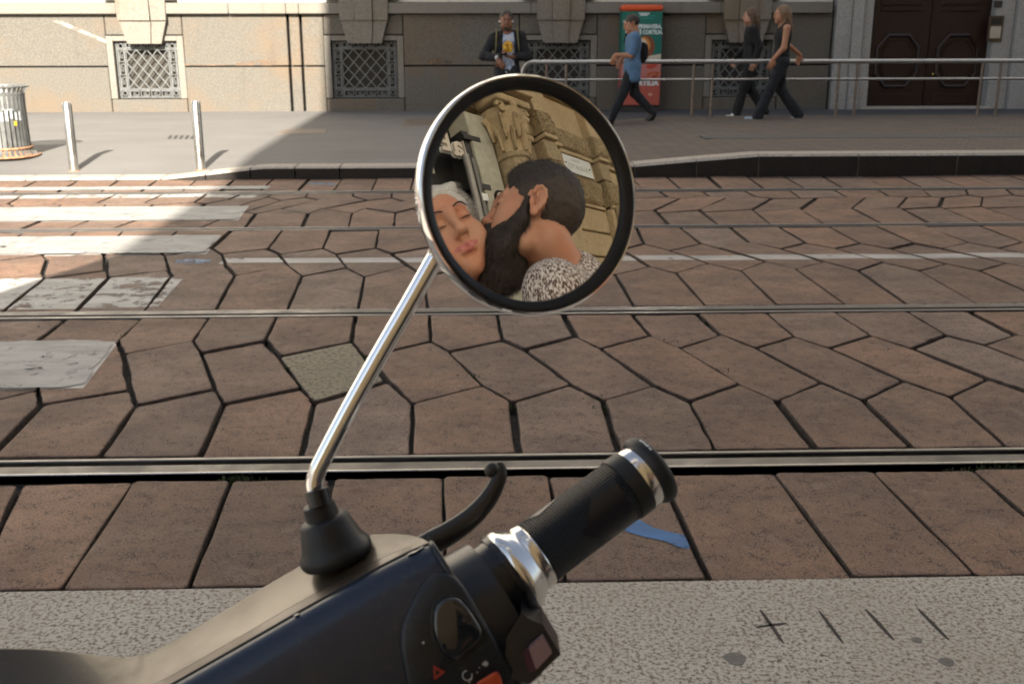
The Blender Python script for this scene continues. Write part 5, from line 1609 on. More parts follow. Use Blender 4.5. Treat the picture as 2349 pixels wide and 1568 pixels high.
def sdf_object(name, field, mats, parent, smooth_it=2, origin=None, matfn=None):
    V, Fc = field.mesh()
    if not len(Fc): return None
    # a little relaxing
    E = np.concatenate([Fc[:, [0, 1]], Fc[:, [1, 2]], Fc[:, [2, 3]], Fc[:, [3, 0]]])
    for _ in range(smooth_it):
        s_ = np.zeros_like(V); n_ = np.zeros(len(V))
        for a, b in ((0, 1), (1, 0)):
            np.add.at(s_, E[:, a], V[E[:, b]]); np.add.at(n_, E[:, a], 1)
        V = V * .5 + .5 * s_ / np.maximum(n_, 1)[:, None]
    if origin is not None: V = V - np.asarray(origin)
    me = bpy.data.meshes.new(name)
    me.vertices.add(len(V)); me.vertices.foreach_set('co', V.astype(np.float32).ravel())
    me.loops.add(Fc.size); me.loops.foreach_set('vertex_index', Fc.astype(np.int32).ravel())
    me.polygons.add(len(Fc)); me.polygons.foreach_set('loop_start', np.arange(0, Fc.size, 4, dtype=np.int32))
    me.polygons.foreach_set('use_smooth', np.ones(len(Fc), bool))
    for m in (mats if isinstance(mats, (list, tuple)) else [mats]): me.materials.append(m)
    if matfn is not None:
        cen = V[Fc].mean(1) + (0 if origin is None else np.asarray(origin))
        me.polygons.foreach_set('material_index', matfn(cen).astype(np.int32))
    me.update(calc_edges=True); me.validate()
    o = bpy.data.objects.new(name, me)
    return link(o, parent)
def axis(lo, hi, step, fine=None):
    """coordinates; fine = (lo, hi, step) for a finer stretch"""
    if fine is None: return np.arange(lo, hi + step, step)
    a = list(np.arange(lo, fine[0], step)); b = list(np.arange(fine[0], fine[1], fine[2])); c = list(np.arange(fine[1], hi + step, step))
    return np.array(a + b + c)

def skin_mat(name, col, blush, var=.10, rough=.48):
    t = NT(name)
    f = t.noise(55, 4, .6); g = t.noise(13, 3)
    c = t.mix(t.mapr(f, .3, .7, 0, .35), col, tuple(x * .80 for x in col))
    c = t.mix(t.mapr(g, .42, .68, 0, .6), c, blush)
    h = t.noise(190, 3, .7); c = t.mix(t.mapr(h, .52, .72, 0, .35), c, tuple(x * .62 for x in col))
    t.P(Base_Color=c, Roughness=rough, Subsurface_Weight=.12, Subsurface_Radius=(.010, .004, .002), Specular_IOR_Level=.4)
    nb = t.bump(t.noise(520, 3, .7), .45, .0010); t.bump(t.noise(70, 4, .6), .18, .002, nb)
    return t.m
def cloth(name, col, scale=260, bump=.4, var=.15): return simple(name, col, .85, var=var, scale=14, bump=bump, bscale=scale, bdist=.0015)
def hair_mat(name, a, b_, sc=(260, 260, 30)):
    t = NT(name); f = t.noise(1.0, 4, .6, t.scaled(sc))
    t.P(Base_Color=t.mix(t.mapr(f, .3, .7, 0, 1), a, b_), Roughness=.55); t.bump(f, .5, .003); return t.m

def head_prims(F, o, Mx, s=1.0, neck=None, sex='m', infl=0.0):
    """sculpt a head: local x right, y face, z up"""
    fx = np.array([1.0 if sex == 'm' else .92, 1, 1])
    def w(p): return o + Mx @ (np.array(p, float) * fx * s)
    def E(c, r, k=.012, op='+', rot=None): F.ell(w(c), np.array(r) * fx * s, Mx if rot is None else Mx @ rot, k * s, op, infl)
    def C(a, b, ra, rb=None, k=.010, op='+'): F.cap(w(a), w(b), ra * s, (ra if rb is None else rb) * s, k * s, op, infl)
    m = sex == 'm'
    E((0, -.014, .036), (.0755, .096, .084))
    E((0, .030, -.020), (.0635, .062, .088), .02)
    E((0, .046, -.078), (.048 if m else .043, .044, .034), .03)
    E((0, .074, -.102), (.022 if m else .017, .017, .016), .02)
    for x in (-1, 1):
        E((x * .043, .060, -.026), (.022, .020, .019), .022)          # cheekbone
        E((x * .040, .062, -.055), (.022, .022, .026), .024)          # cheek
        C((x * .012, .089, .027), (x * .043, .070, .024), .0085, .0075, .012)   # brow
        E((x * .031, .0985, .005), (.017, .015, .0105), .012, '-')     # socket
        E((x * .031, .0745, .004), (.0150, .0150, .0125), .004)       # lids
        C((x * .020, .0895, -.0005), (x * .044, .083, -.0005), .0022, .0018, .003, '-') # lid crease
        C((x * .058, .034, -.060), (x * .046, .010, -.085), .016, .016, .03)      # jaw line
        if infl == 0:
            rot = np.array(Matrix.Rotation(x * -.38, 3, 'Z') @ Matrix.Rotation(.18, 3, 'X'))
            E((x * .079, -.013, .000), (.0045, .0165, .030), .006, '+', rot)   # ear
            E((x * .0835, -.009, .002), (.0050, .0125, .024), .003, '-', rot)
            rim = [(-.002, .020), (-.008, .030), (-.018, .032), (-.028, .024), (-.031, .010), (-.028, -.006), (-.020, -.020)]
            for (ya, za), (yb, zb_) in zip(rim[:-1], rim[1:]): C((x * (.080 + .10 * max(0, -ya)), ya, za), (x * (.080 + .10 * max(0, -yb)), yb, zb_), .0042, None, .004)
            C((x * .0805, -.021, .018), (x * .0815, -.019, -.010), .0036, .0040, .004)   # inner fold
            C((x * .0815, -.019, -.010), (x * .081, -.010, -.018), .0040, .0036, .004)
            E((x * .079, .001, -.003), (.0050, .0045, .007), .005)                 # tragus
            E((x * .079, -.008, -.027), (.0055, .0085, .0095), .006)               # lobe
    E((0, .095, .016), (.010, .012, .02), .014)                          # nasion
    C((0, .094, .010), (0, .1125, -.026), .0068, .0098, .012)
    E((0, .1135, -.030), (.0118, .0108, .0098), .008)                      # tip
    for x in (-1, 1):
        E((x * .0118, .1005, -.034), (.0075, .0105, .0080), .006)
        E((x * .0062, .1055, -.0415), (.0036, .0055, .0036), .003, '-')
    C((0, .098, -.045), (0, .0965, -.054), .007, .007, .010)
    # lips
    lw = 1.0 if m else 1.25; ly = 0.0 if m else -.0050
    C((-.012 * lw, .0975 + ly, -.0585), (.012 * lw, .0975 + ly, -.0585), .0052, None, .006)
    if m: C((-.021, .090, -.0615), (.021, .090, -.0615), .0046, None, .008)
    else:
        for x in (-1, 1): C((0, .0915, -.0625), (x * .0285, .084, -.0575), .0050, .0030, .008)
    C((-.010 * lw, .0965 + ly, -.0690), (.010 * lw, .0965 + ly, -.0690), .0062, None, .006)
    if m: C((-.022, .0945, -.0632), (.022, .0945, -.0632), .0014, None, .003, '-')
    else:
        for x in (-1, 1): C((0, .0965, -.0642), (x * .0285, .0865, -.0580), .0016, .0012, .003, '-')
    E((0, .0925, -.0815), (.016, .008, .006), .012, '-')                    # under the lip
    if neck is not None:
        F.cap(w((0, -.022, -.055)), np.array(neck), .056 * s, .060 * s, .02, '+', infl)

def fig_frame(loc, yaw):
    c, s = math.cos(yaw), math.sin(yaw)
    Mx = np.array([[c, -s, 0], [s, c, 0], [0, 0, 1.0]])
    L = np.array(loc, float)
    return lambda p: L + Mx @ np.array(p, float), Mx

POSE = dict(pelvis=(0, 0, .95), waist=(0, 0, 1.08), chest=(0, -.005, 1.29), neck=(0, -.01, 1.45), head=(0, .03, 1.60),
            shl=(-.175, -.01, 1.405), shr=(.175, -.01, 1.405), ell=(-.225, -.03, 1.12), elr=(.225, -.03, 1.12), wrl=(-.23, .06, .89), wrr=(.23, .06, .89),
            hpl=(-.085, 0, .92), hpr=(.085, 0, .92), knl=(-.09, .02, .52), knr=(.09, .02, .52), anl=(-.09, -.02, .09), anr=(.09, -.02, .09), tol=(-.10, .13, .04), tor=(.10, .13, .04))
def torso_prims(F, T, P, infl=0.0, wide=1.0, arms=None, upper=True):
    w = lambda n: T(P[n])
    Mx = P['M']
    F.ell(w('pelvis'), (.150 * wide, .108, .115), Mx, .04, '+', infl)
    F.ell(w('waist'), (.128 * wide, .092, .14), Mx, .05, '+', infl)
    F.ell(w('chest'), (.158 * wide, .105, .165), Mx, .05, '+', infl)
    F.cap(w('shl'), w('shr'), .052, .052, .05, '+', infl)
    if upper: F.cap(w('neck') - np.array([0, 0, .05]), w('neck'), .07, .055, .05, '+', infl)
def arm_prims(F, T, P, side, infl=0.0, upto='wr', start=0.0, k=.02):
    s_, e, r = [T(P[x + side]) for x in ('sh', 'el', 'wr')]
    F.cap(s_, e, .050, .041, k, '+', infl)
    if upto == 'wr': F.cap(e, r, .041, .028, k, '+', infl)
    elif upto == 'short': pass
def hand_prims(F, T, P, side, dirv, palm, curl=.5, s=1.0):
    """a palm, four unequal bent fingers and a thumb; dirv = pointing, palm = palm normal (world)"""
    r = T(P['wr' + side]); d = np.array(dirv, float); d /= np.linalg.norm(d)
    n = np.array(palm, float); n -= d * (n @ d); n /= np.linalg.norm(n)
    x = np.cross(d, n)
    Mx = np.stack([x, d, n], 1)
    F.ell(r + d * .045 * s, np.array((.040, .050, .017)) * s, Mx, .012)
    for i, (off, L) in enumerate([(-.029, .062), (-.010, .072), (.010, .068), (.028, .054)]):
        b = r + d * .082 * s + x * off * s
        m = b + (d * math.cos(curl * .7) + n * math.sin(curl * .7)) * L * .5 * s
        e = m + (d * math.cos(curl * 1.8) + n * math.sin(curl * 1.8)) * L * .5 * s
        F.cap(b - d * .02 * s, m, .0095 * s, .0088 * s, .004); F.cap(m, e, .0088 * s, .0075 * s, .003)
    sg = -1 if side == 'l' else 1
    tb = r + d * .025 * s + x * sg * -.030 * s
    tm = tb + (d * .55 + x * sg * -.65 + n * .5) * .040 * s; te = tm + (d * .85 + n * .35) * .030 * s
    F.cap(tb, tm, .013 * s, .011 * s, .008); F.cap(tm, te, .011 * s, .009 * s, .004)
def leg_prims(F, T, P, side, infl=0.0, flare=0.0, k=.03):
    h, kn, an = [T(P[x + side]) for x in ('hp', 'kn', 'an')]
    F.cap(h, kn, .088, .056, k, '+', infl)
    F.cap(kn, an, .058, .037 + flare, k, '+', infl)
def foot_prims(F, T, P, side, infl=0.0):
    an, to = T(P['an' + side]), T(P['to' + side])
    F.cap(an, an * .75 + to * .25, .036, .036, .02, '+', infl)
    F.cap(an + (0, 0, -.045), to, .032, .030, .02, '+', infl)

def bounds(T, P, pad=.16):
    pts = np.array([T(v) for k_, v in P.items() if k_ != 'M'])
    return pts.min(0) - pad, pts.max(0) + pad
def grid(lo, hi, st): return [np.arange(lo[i], hi[i] + st, st) for i in range(3)]

def stroller(name, label, loc, yaw, P0, skin, top, trou, shoe, hair, opts):
    P = dict(POSE); P.update(P0)
    sc = opts.get('scale', 1.06)
    P = {k_: tuple(np.array(v) * sc) for k_, v in P.items()}
    T, Mx = fig_frame(loc, yaw); P['M'] = Mx
    root = thing('person', label, 'person', loc, opts.get('group'))
    lo, hi = bounds(T, P); lo[2] = loc[2] - .05; hi[2] = T(P['head'])[2] + .22
    st = opts.get('step', .0105)
    hd = np.array(P['M']) @ np.array(Matrix.Rotation(opts.get('turn', 0), 3, 'Z') @ Matrix.Rotation(opts.get('nod', 0), 3, 'X'))
    ho = T(P['head'])
    hx = [axis(lo[i], hi[i], st, (ho[i] - .14, ho[i] + .14, st * .5)) for i in range(3)]
    if not opts.get('hand_fine'): pass
    F = Field(*hx)
    torso_prims(F, T, P, 0, opts.get('wide', 1))
    for sd_ in 'lr':
        arm_prims(F, T, P, sd_); leg_prims(F, T, P, sd_); foot_prims(F, T, P, sd_)
        hd_ = opts.get('hand_' + sd_)
        fw = Mx @ np.array([0, .35, -1.0]); pn = Mx @ np.array([1.0 if sd_ == 'l' else -1.0, 0, 0])
        hand_prims(F, T, P, sd_, *(hd_ or (fw, pn, .5)), s=1.12)
    head_prims(F, ho, hd, 1.06, T(P['neck']), opts.get('sex', 'f'))
    body = sdf_object('body', F, skin, root, 1, loc)
    # top
    F = Field(*grid(lo, hi, st)); hem = opts.get('hem', .93) * sc
    torso_prims(F, T, P, .016, opts.get('wide', 1), upper=False)
    sl = opts.get('sleeve', 'wr')
    for sd_ in 'lr':
        if sl: 
            if sl == 'wr': arm_prims(F, T, P, sd_, .014)
            else:
                a, e = T(P['sh' + sd_]), T(P['el' + sd_]); F.cap(a, a + (e - a) * .85, .062, .060, .02)
        if opts.get('skirt'): F.cap(T(P['hp' + sd_]), T(np.array(P['hp' + sd_]) + (0, -.0, -.12)), .108, .118, .05)
    if sl is None:
        for sd_ in (-1, 1): F.cap(T((sd_ * .20, 0, 1.52 * sc)), T((sd_ * .235, 0, 1.25 * sc)), .072, .05, .02, '-')
        F.ell(T((0, .05, 1.50 * sc)), (.085, .11, .085), Mx, .02, '-')
    else: F.ell(T((0, .03, 1.52 * sc)), (.075, .085, .07), Mx, .02, '-')
    F.lumps(.004, 38, 1.0)
    F.half((0, 0, loc[2] + hem), (0, 0, -1))
    sdf_object(opts.get('top_name', 'top'), F, top, root, 1, loc)
    F = Field(*grid(lo, hi, st))
    F.ell(T(P['pelvis']), (.158, .118, .12), Mx, .04); F.ell(T(P['waist']), (.134, .10, .10), Mx, .04)
    for sd_ in 'lr': leg_prims(F, T, P, sd_, .016, opts.get('flare', .0))
    F.lumps(.005, 30, 2.0)
    F.half((0, 0, loc[2] + 1.10 * sc), (0, 0, 1)); F.half((0, 0, loc[2] + .05), (0, 0, -1))
    sdf_object('trousers', F, trou, root, 1, loc)
    for sd_ in 'lr':
        an, to = T(P['an' + sd_]), T(P['to' + sd_]); l2, h2 = np.minimum(an, to) - .1, np.maximum(an, to) + .1
        F = Field(*grid(l2, h2, .007)); foot_prims(F, T, P, sd_, .010); F.half((0, 0, an[2] + .02), (0, 0, 1))
        sdf_object('shoe', F, shoe, root, 1, loc)
    # hair
    F = Field(*grid(ho - .2 - (0, 0, .12), ho + .2, st * .6))
    w = lambda p: ho + hd @ (np.array(p, float) * 1.06)
    F.ell(w((0, -.018, .040)), np.array((.080, .101, .0875)) * 1.06, hd, .02)
    if opts.get('long_hair'):
        for x in (-.05, 0, .05): F.cap(w((x, -.075, .0)), w((x * 1.1, -.115, -.17)), .045, .03, .04)
        for x in (-.07, .07): F.cap(w((x, .0, .03)), w((x * 1.05, -.03, -.13)), .028, .024, .03)
    F.ell(w((0, .118, -.022)), np.array((.074, .085, .118)), hd, .012, '-')
    if not opts.get('long_hair'): F.ell(w((0, .03, -.10)), np.array((.11, .12, .095)), hd, .02, '-')
    F.lumps(.006, 70, 1.0)
    sdf_object('hair', F, hair, root, 1, loc)
    return root, T, P, ho, hd

fair = skin_mat('fair_skin', (.44, .255, .17), (.42, .18, .115)); tan_ = skin_mat('tanned_skin', (.40, .20, .115), (.36, .14, .08)); brown_skin = skin_mat('brown_skin', (.22, .10, .058), (.20, .075, .04))
blk = cloth('black_cloth', (.006, .006, .007)); blk2 = cloth('black_crepe', (.008, .0085, .010)); navyc = cloth('dark_navy_cloth', (.009, .011, .015)); blue = cloth('blue_denim_shirt', (.080, .155, .265)); 
white_shoe = simple('white_leather', (.66, .66, .64), .5); greyblue = simple('pale_blue_trainer', (.28, .34, .40), .6); blk_shoe = simple('black_leather', (.012, .012, .012), .4)
brown_hair = hair_mat('brown_hair', (.040, .022, .012), (.13, .075, .042)); dark_hair = hair_mat('dark_hair', (.010, .008, .007), (.035, .025, .02)); light_hair = hair_mat('light_brown_hair', (.085, .05, .028), (.22, .135, .075))
PV = .125
LEFT = PI / 2      # facing the left of the street
def gp_(px, py): 
    g = G(px, py, PV); return (g[0], g[1], PV)
walkA = dict(hpl=(-.085, 0, .92), knl=(-.09, .16, .53), anl=(-.09, .33, .12), tol=(-.09, .48, .10), knr=(.09, -.05, .52), anr=(.09, -.34, .15), tor=(.09, -.20, .05))
walkB = dict(knl=(-.09, .10, .52), anl=(-.09, .20, .10), tol=(-.10, .35, .05), knr=(.09, -.04, .52), anr=(.09, -.30, .14), tor=(.09, -.16, .05))
gl_ = G(1715, 280, PV)
p1 = dict(walkB); p1.update(shl=(-.17, .02, 1.405), ell=(-.21, -.08, 1.14), wrl=(-.20, -.02, .92), ell_=0) ; p1.pop('ell_')
p1.update(elr=(.20, .04, 1.13), wrr=(.17, .20, .98))
stroller('person', 'woman in black long sleeves and white shoes, the farther of the two walking women', (gl_[0] + .06, gl_[1] + .30, PV), LEFT, p1, fair, blk, blk2, white_shoe, brown_hair,
         dict(long_hair=True, flare=.02, sex='f', turn=-.1, scale=.97, hem=.95, group='people walking on the far pavement'))
p2 = dict(walkA); p2.update(elr=(.27, -.16, 1.17), wrr=(.33, -.38, 1.02), ell=(-.22, .03, 1.13), wrl=(-.20, .17, .97), shr=(.175, -.03, 1.40))
g2 = G(1770, 288, PV)
stroller('person', 'bare-armed woman in a black sleeveless top and wide black trousers striding behind the railing', (g2[0] + .09, g2[1] + .05, PV), LEFT, p2, tan_, blk2, navyc, greyblue, light_hair,
         dict(long_hair=True, flare=.03, sex='f', sleeve=None, scale=.98, hem=1.0, turn=.1, group='people walking on the far pavement'))
p3 = dict(walkA); p3.update(ell=(-.22, .06, 1.12), wrl=(-.19, .30, 1.13), elr=(.22, -.02, 1.13), wrr=(.20, .16, 1.06), knr=(.09, -.06, .53), anr=(.09, -.38, .20), tor=(.09, -.28, .08))
g3 = G(1452, 291, PV)
_, T3, P3, _, _ = stroller('person', 'dark-haired pedestrian in a blue shirt walking past the green and red advertising box', (g3[0] - .02, g3[1] + .1, PV), LEFT, p3, tan_, blue, navyc, blk_shoe, dark_hair,
         dict(sex='m', sleeve='half', scale=.90, hem=.70, skirt=True, nod=-.25, top_name='shirt', group='people walking on the far pavement'))
bag = thing('shoulder_bag', 'black shoulder bag hanging at the hip of the pedestrian in blue', 'bag', tuple(T3((.20, -.10, 1.02))))
F = Field(*grid(T3((.20, -.10, .98)) - .28, T3((.20, -.10, .98)) + .28, .012)); F.ell(T3((.185, -.10, 1.0)), (.15, .07, .13), None, .01); F.ell(T3((.185, -.17, 1.10)), (.08, .06, .09), None, .05)
sdf_object('bag_body', F, blk, bag, 1, bag.location)
q = MB(); q.tube([np.array(T3(p)) - np.array(bag.location) for p in [(.17, -.16, 1.05), (.19, -.12, 1.25), (.13, -.06, 1.45), (.05, .07, 1.38), (.12, .11, 1.20), (.20, .03, 1.02)]], .012, 6); q.build('strap', blk, bag, True)

# ---- the man leaning at the end of the railing
LP = (W(1163, 150, 15.95)[0] , 15.95, .125)
sc = 1.02
Pm = dict(POSE)
Pm.update(pelvis=(0, .03, .86), waist=(0, .01, .99), chest=(0, -.02, 1.20), neck=(0, -.02, 1.375), head=(.01, .015, 1.53),
          shl=(-.185, -.02, 1.315), shr=(.185, -.03, 1.29), ell=(-.285, .03, 1.045), wrl=(-.055, .20, 1.045), elr=(.335, .03, 1.055), wrr=(.14, .20, 1.025),
          hpl=(-.09, .03, .83), hpr=(.09, .03, .83), knl=(-.10, .22, .46), knr=(.09, .25, .47), anl=(-.10, .30, .09), anr=(.08, .36, .09), tol=(-.12, .45, .04), tor=(.10, .51, .04))
for k_ in Pm:
    if k_[:2] not in ('kn', 'an', 'to'): Pm[k_] = tuple(np.array(Pm[k_]) - (0, 0, .07))
Pm = {k_: tuple(np.array(v) * sc) for k_, v in Pm.items()}
Tm, Mm = fig_frame(LP, PI); Pm['M'] = Mm
man = thing('person', 'bearded man in an open dark jacket leaning on the railing end with a phone', 'person', LP)
lo, hi = bounds(Tm, Pm); lo[2] = .1; hi[2] = Tm(Pm['head'])[2] + .2
ho = Tm(Pm['head']); hd = Mm @ np.array(Matrix.Rotation(.06, 3, 'Z') @ Matrix.Rotation(-.02, 3, 'X'))
F = Field(*[axis(lo[i], hi[i], .010, (ho[i] - .14, ho[i] + .14, .004)) for i in range(3)])
torso_prims(F, Tm, Pm)
for s_ in 'lr': arm_prims(F, Tm, Pm, s_); leg_prims(F, Tm, Pm, s_); foot_prims(F, Tm, Pm, s_)
hand_prims(F, Tm, Pm, 'l', Mm @ np.array([1.0, .25, .15]), Mm @ np.array([.1, -.2, 1.0]), .9, 1.22)
hand_prims(F, Tm, Pm, 'r', Mm @ np.array([-.55, .35, -.8]), Mm @ np.array([-.3, -1.0, -.1]), .5, 1.22)
head_prims(F, ho, hd, 1.10, Tm(Pm['neck']), 'm')
sdf_object('body', F, brown_skin, man, 1, LP)
stp = .0085
F = Field(*grid(lo, hi, stp)); torso_prims(F, Tm, Pm, .012, upper=False)
F.ell(Tm((0, .05, 1.405 * sc)), (.075, .09, .06), Mm, .02, '-'); F.half((0, 0, LP[2] + .73 * sc), (0, 0, -1)); F.lumps(.004, 40)
tee_m = NT('white_blue_tee')
tw = tee_m.noise(17, 4, .7); tee_m.P(Base_Color=tee_m.ramp(tw, [(.36, (.10, .17, .34)), (.46, (.34, .42, .56)), (.54, (.50, .55, .64)), (.66, (.42, .36, .36))]), Roughness=.8)
sdf_object('tee_shirt', F, tee_m.m, man, 1, LP)
F = Field(*grid(lo, hi, stp)); torso_prims(F, Tm, Pm, .034, 1.06, upper=False)
F.cap(Tm(Pm['neck']) + (0, 0, -.05), Tm(Pm['neck']) + (0, .005, .02), .088, .078, .03)
for s_ in 'lr': arm_prims(F, Tm, Pm, s_, .026, k=.03)
F.cap(Tm(Pm['wrl']), Tm(Pm['wrl']) + Mm @ np.array([.2, .05, 0]), .05, .05, .004, '-'); F.cap(Tm(Pm['wrr']) + Mm @ np.array([-.03, .02, -.035]), Tm(Pm['wrr']) + Mm @ np.array([-.12, .07, -.17]), .055, .06, .004, '-')
for z_ in np.arange(.63, 1.45, .04):     # open front
    F.cap(Tm((-.02, .02, z_ * sc)), Tm((-.02, .35, z_ * sc)), .082 if z_ < 1.18 else .075, .10, .012, '-')
arm_prims(F, Tm, Pm, 'l', .018, k=.01); F.cap(Tm(Pm['wrl']), Tm(Pm['wrl']) + Mm @ np.array([.2, .05, 0]), .05, .05, .004, '-')
F.lumps(.006, 33, 2.0); F.half((0, 0, LP[2] + .71 * sc), (0, 0, -1))
sdf_object('jacket', F, cloth('black_jacket_cloth', (.007, .008, .010)), man, 1, LP)
F = Field(*grid(lo, hi, .011)); F.ell(Tm(Pm['pelvis']), (.162, .12, .12), Mm, .04)
for s_ in 'lr': leg_prims(F, Tm, Pm, s_, .018)
F.half((0, 0, LP[2] + .86 * sc), (0, 0, 1)); sdf_object('trousers', F, navyc, man, 1, LP)
for s_ in 'lr':
    an, to = Tm(Pm['an' + s_]), Tm(Pm['to' + s_]); l2, h2 = np.minimum(an, to) - .1, np.maximum(an, to) + .1
    F = Field(*grid(l2, h2, .007)); foot_prims(F, Tm, Pm, s_, .010); F.half((0, 0, an[2] + .02), (0, 0, 1)); sdf_object('shoe', F, blk_shoe, man, 1, LP)
w = lambda p: ho + hd @ (np.array(p, float) * 1.10)
F = Field(*grid(ho - .17, ho + .17, .0045)); F.ell(w((0, -.018, .046)), np.array((.080, .100, .088)) * 1.10, hd, .02); F.ell(w((0, .112, -.010)), np.array((.080, .07, .112)) * 1.1, hd, .008, '-'); F.ell(w((0, .02, -.10)), np.array((.12, .13, .10)) * 1.1, hd, .02, '-'); F.lumps(.006, 95)
sdf_object('hair', F, dark_hair, man, 1, LP)
F = Field(*grid(ho - .17, ho + .17, .004)); F.ell(w((0, .074, -.103)), np.array((.030, .026, .024)) * 1.1, hd, .01)
for x in (-1, 1): F.cap(w((x * .026, .085, -.09)), w((x * .050, .03, -.075)), .012, .008, .02)
F.cap(w((-.024, .093, -.052)), w((.024, .093, -.052)), .0055, .0055, .01); F.lumps(.002, 220)
sdf_object('beard', F, dark_hair, man, 1, LP)
for x in (-1, 1):
    q = MB(); q.ball(np.array(w((x * .031, .085, .004))) - LP, .0085, 10, 8); q.build('eye', dark_hair, man, True)
    q = MB(); q.tube([np.array(w(p)) - LP for p in [(x * .014, .099, .026), (x * .03, .094, .031), (x * .046, .078, .027)]], .0042, 6); q.build('eyebrow', dark_hair, man, True)
# yellow print on the tee
prn = NT('yellow_orange_print'); pn_ = prn.noise(24, 3, .6); prn.P(Base_Color=prn.ramp(pn_, [(.36, (.30, .11, .01)), (.5, (.62, .33, .02)), (.62, (.72, .50, .06)), (.72, (.70, .60, .30))]), Roughness=.7)
cz = 1.105 * sc; q = MB(); vs = []; fs = []
for i in range(13):
    for j in range(13):
        u, v = (i / 6 - 1), (j / 6 - 1); r = max(abs(u), abs(v)); L = math.hypot(u, v); 
        if L > 0: u, v = u * r / L, v * r / L
        x_ = -.012 + u * .074 * (1 + .06 * math.sin(5 * math.atan2(v, u))); z_ = cz + v * .088
        e = (x_ / (.170 * sc)) ** 2 + ((z_ - Pm['chest'][2]) / .19) ** 2
        y_ = Pm['chest'][1] + .124 * math.sqrt(max(.05, 1 - e)) + .012
        vs.append(np.array(Tm((x_, y_, z_))) - LP)
for i in range(12):
    for j in range(12): fs.append((i * 13 + j, (i + 1) * 13 + j, (i + 1) * 13 + j + 1, i * 13 + j + 1))
q.add(vs, fs); q.build('shirt_print', prn.m, man, True)
q = MB(); c_ = Tm(Pm['wrr']) ; ax_ = Tm(Pm['elr']) - c_; ax_ /= np.linalg.norm(ax_); q.lathe(c_ + ax_ * .012 - LP, ax_, [(-.014, .028), (-.014, .040), (.014, .041), (.014, .028)], 20); q.ball(np.array(c_ + ax_ * .012 - LP) + (-.0, -.036, .012), (.024, .012, .022), 12, 8)
wt = q.build('watch', simple('white_watch', (.68, .70, .68), .35), None, True); wt.location = LP; tag(wt, 'white wristwatch on the wrist resting over the rail end', 'watch')
eb = simple('white_plastic', (.78, .78, .77), .35)
for x in (-1, 1):
    q = MB(); q.ball((0, 0, 0), .014, 10, 8); o = q.build('earbud', eb, None, True, loc=tuple(w((x * .083, .006, -.012)))); tag(o, ('white earbud in the ear of the leaning man, away from the railing' if x < 0 else 'white earbud in the ear of the leaning man, on the railing side'), 'earbud', 'white earbuds')
ph = thing('phone', 'dark phone in the hand of the man leaning on the rail', 'phone', tuple(Tm((.07 * sc, .27 * sc, 1.005 * sc))))
q = MB(); q.box(-.075, .075, -.036, .036, -.005, .005, .004); o = q.build('phone_case', blk_shoe, ph); ph.rotation_euler = (.5, -.15, .35)
q = MB(); q.box(-.068, .068, -.031, .031, .0051, .0058); q.build('screen', simple('phone_glass', (.01, .014, .016), .1), ph)
# backpack: straps in front, bag behind
olive = cloth('olive_canvas', (.135, .125, .045))
bp = thing('backpack', 'olive canvas backpack worn by the man leaning on the railing', 'backpack', tuple(Tm((0, -.2, 1.2))))
BL = np.array(bp.location)
for x in (-1, 1):
    sh = np.array(Pm['shl' if x < 0 else 'shr']); xx = x * .150
    pts = [(xx, -.16, sh[2] + .02), (xx, -.06, sh[2] + .105), (xx, .05, sh[2] + .085), (xx * 1.02, .135, sh[2] - .01), (xx * 1.06, .172, sh[2] - .10), (xx * 1.12, .165, sh[2] - .19), (xx * 1.3, .10, sh[2] - .27)]
    q = MB(); q.tube([np.array(Tm(p)) - BL for p in pts], [.034, .036, .036, .034, .030, .018, .014], 10, flat=.30, up=tuple(Mm @ np.array([1.0, 0, 0]))); q.build('strap', olive, bp, True)
F = Field(*grid(BL - .42, BL + .42, .014)); F.ell(Tm((0, -.24, 1.10 * sc)), (.16, .09, .23), Mm, .02); sdf_object('pack', F, olive, bp, 1, BL)
# ------------------------------------------------------------------ the kissing couple, beside the camera, seen in the mirror
def see(px, py):
    D = ray(px, py); D = D / np.linalg.norm(D)
    oc = EYE - MCEN; b_ = D @ oc; c_ = oc @ oc - RM ** 2; t = -b_ - math.sqrt(b_ * b_ - c_)
    h = EYE + D * t; n = (h - MCEN) / RM
    return h, D - 2 * (D @ n) * n, n, D
def mz(x, y): return ((1030 + x / 2.488) * 2349 / 2560, (170 + y / 2.488) * 2349 / 2560)
def mpt(x, y, dist):
    h, rd, n, D = see(*mz(x, y)); return h + rd * dist
def mdir(x, y, right, up, toward):
    """a direction given as it looks in the mirror picture, turned into the street's own axes"""
    h, rd, n, D = see(*mz(x, y))
    r = np.cross(D, _U); r /= np.linalg.norm(r); u = np.cross(r, D)
    v = right * r + up * u - toward * D
    v = v - 2 * (v @ n) * n
    return v / np.linalg.norm(v)
def head_frame(x, y, face, up):
    f = mdir(x, y, *face); u = mdir(x, y, *up); u = u - f * (u @ f); u /= np.linalg.norm(u)
    r = np.cross(f, u)
    return np.stack([r, f, u], 1)
rad = math.radians
def stroke(q, pts, r, n, flat=1.0):
    P = np.array(pts); k_ = len(P) - 1; t_ = np.linspace(0, k_, 6 * k_ + 1)
    q.tube([cr(P, a) for a in t_], [float(np.interp(a, range(k_ + 1), r)) for a in t_], n, flat=flat)
# man
MDIST = 1.05
mo = mpt(768, 932, MDIST)
HM = head_frame(768, 932, (-.979, .124, -.16), (.186, .875, -.447))
sM = 1.07
wm_ = lambda p: mo + HM @ (np.array(p, float) * sM)
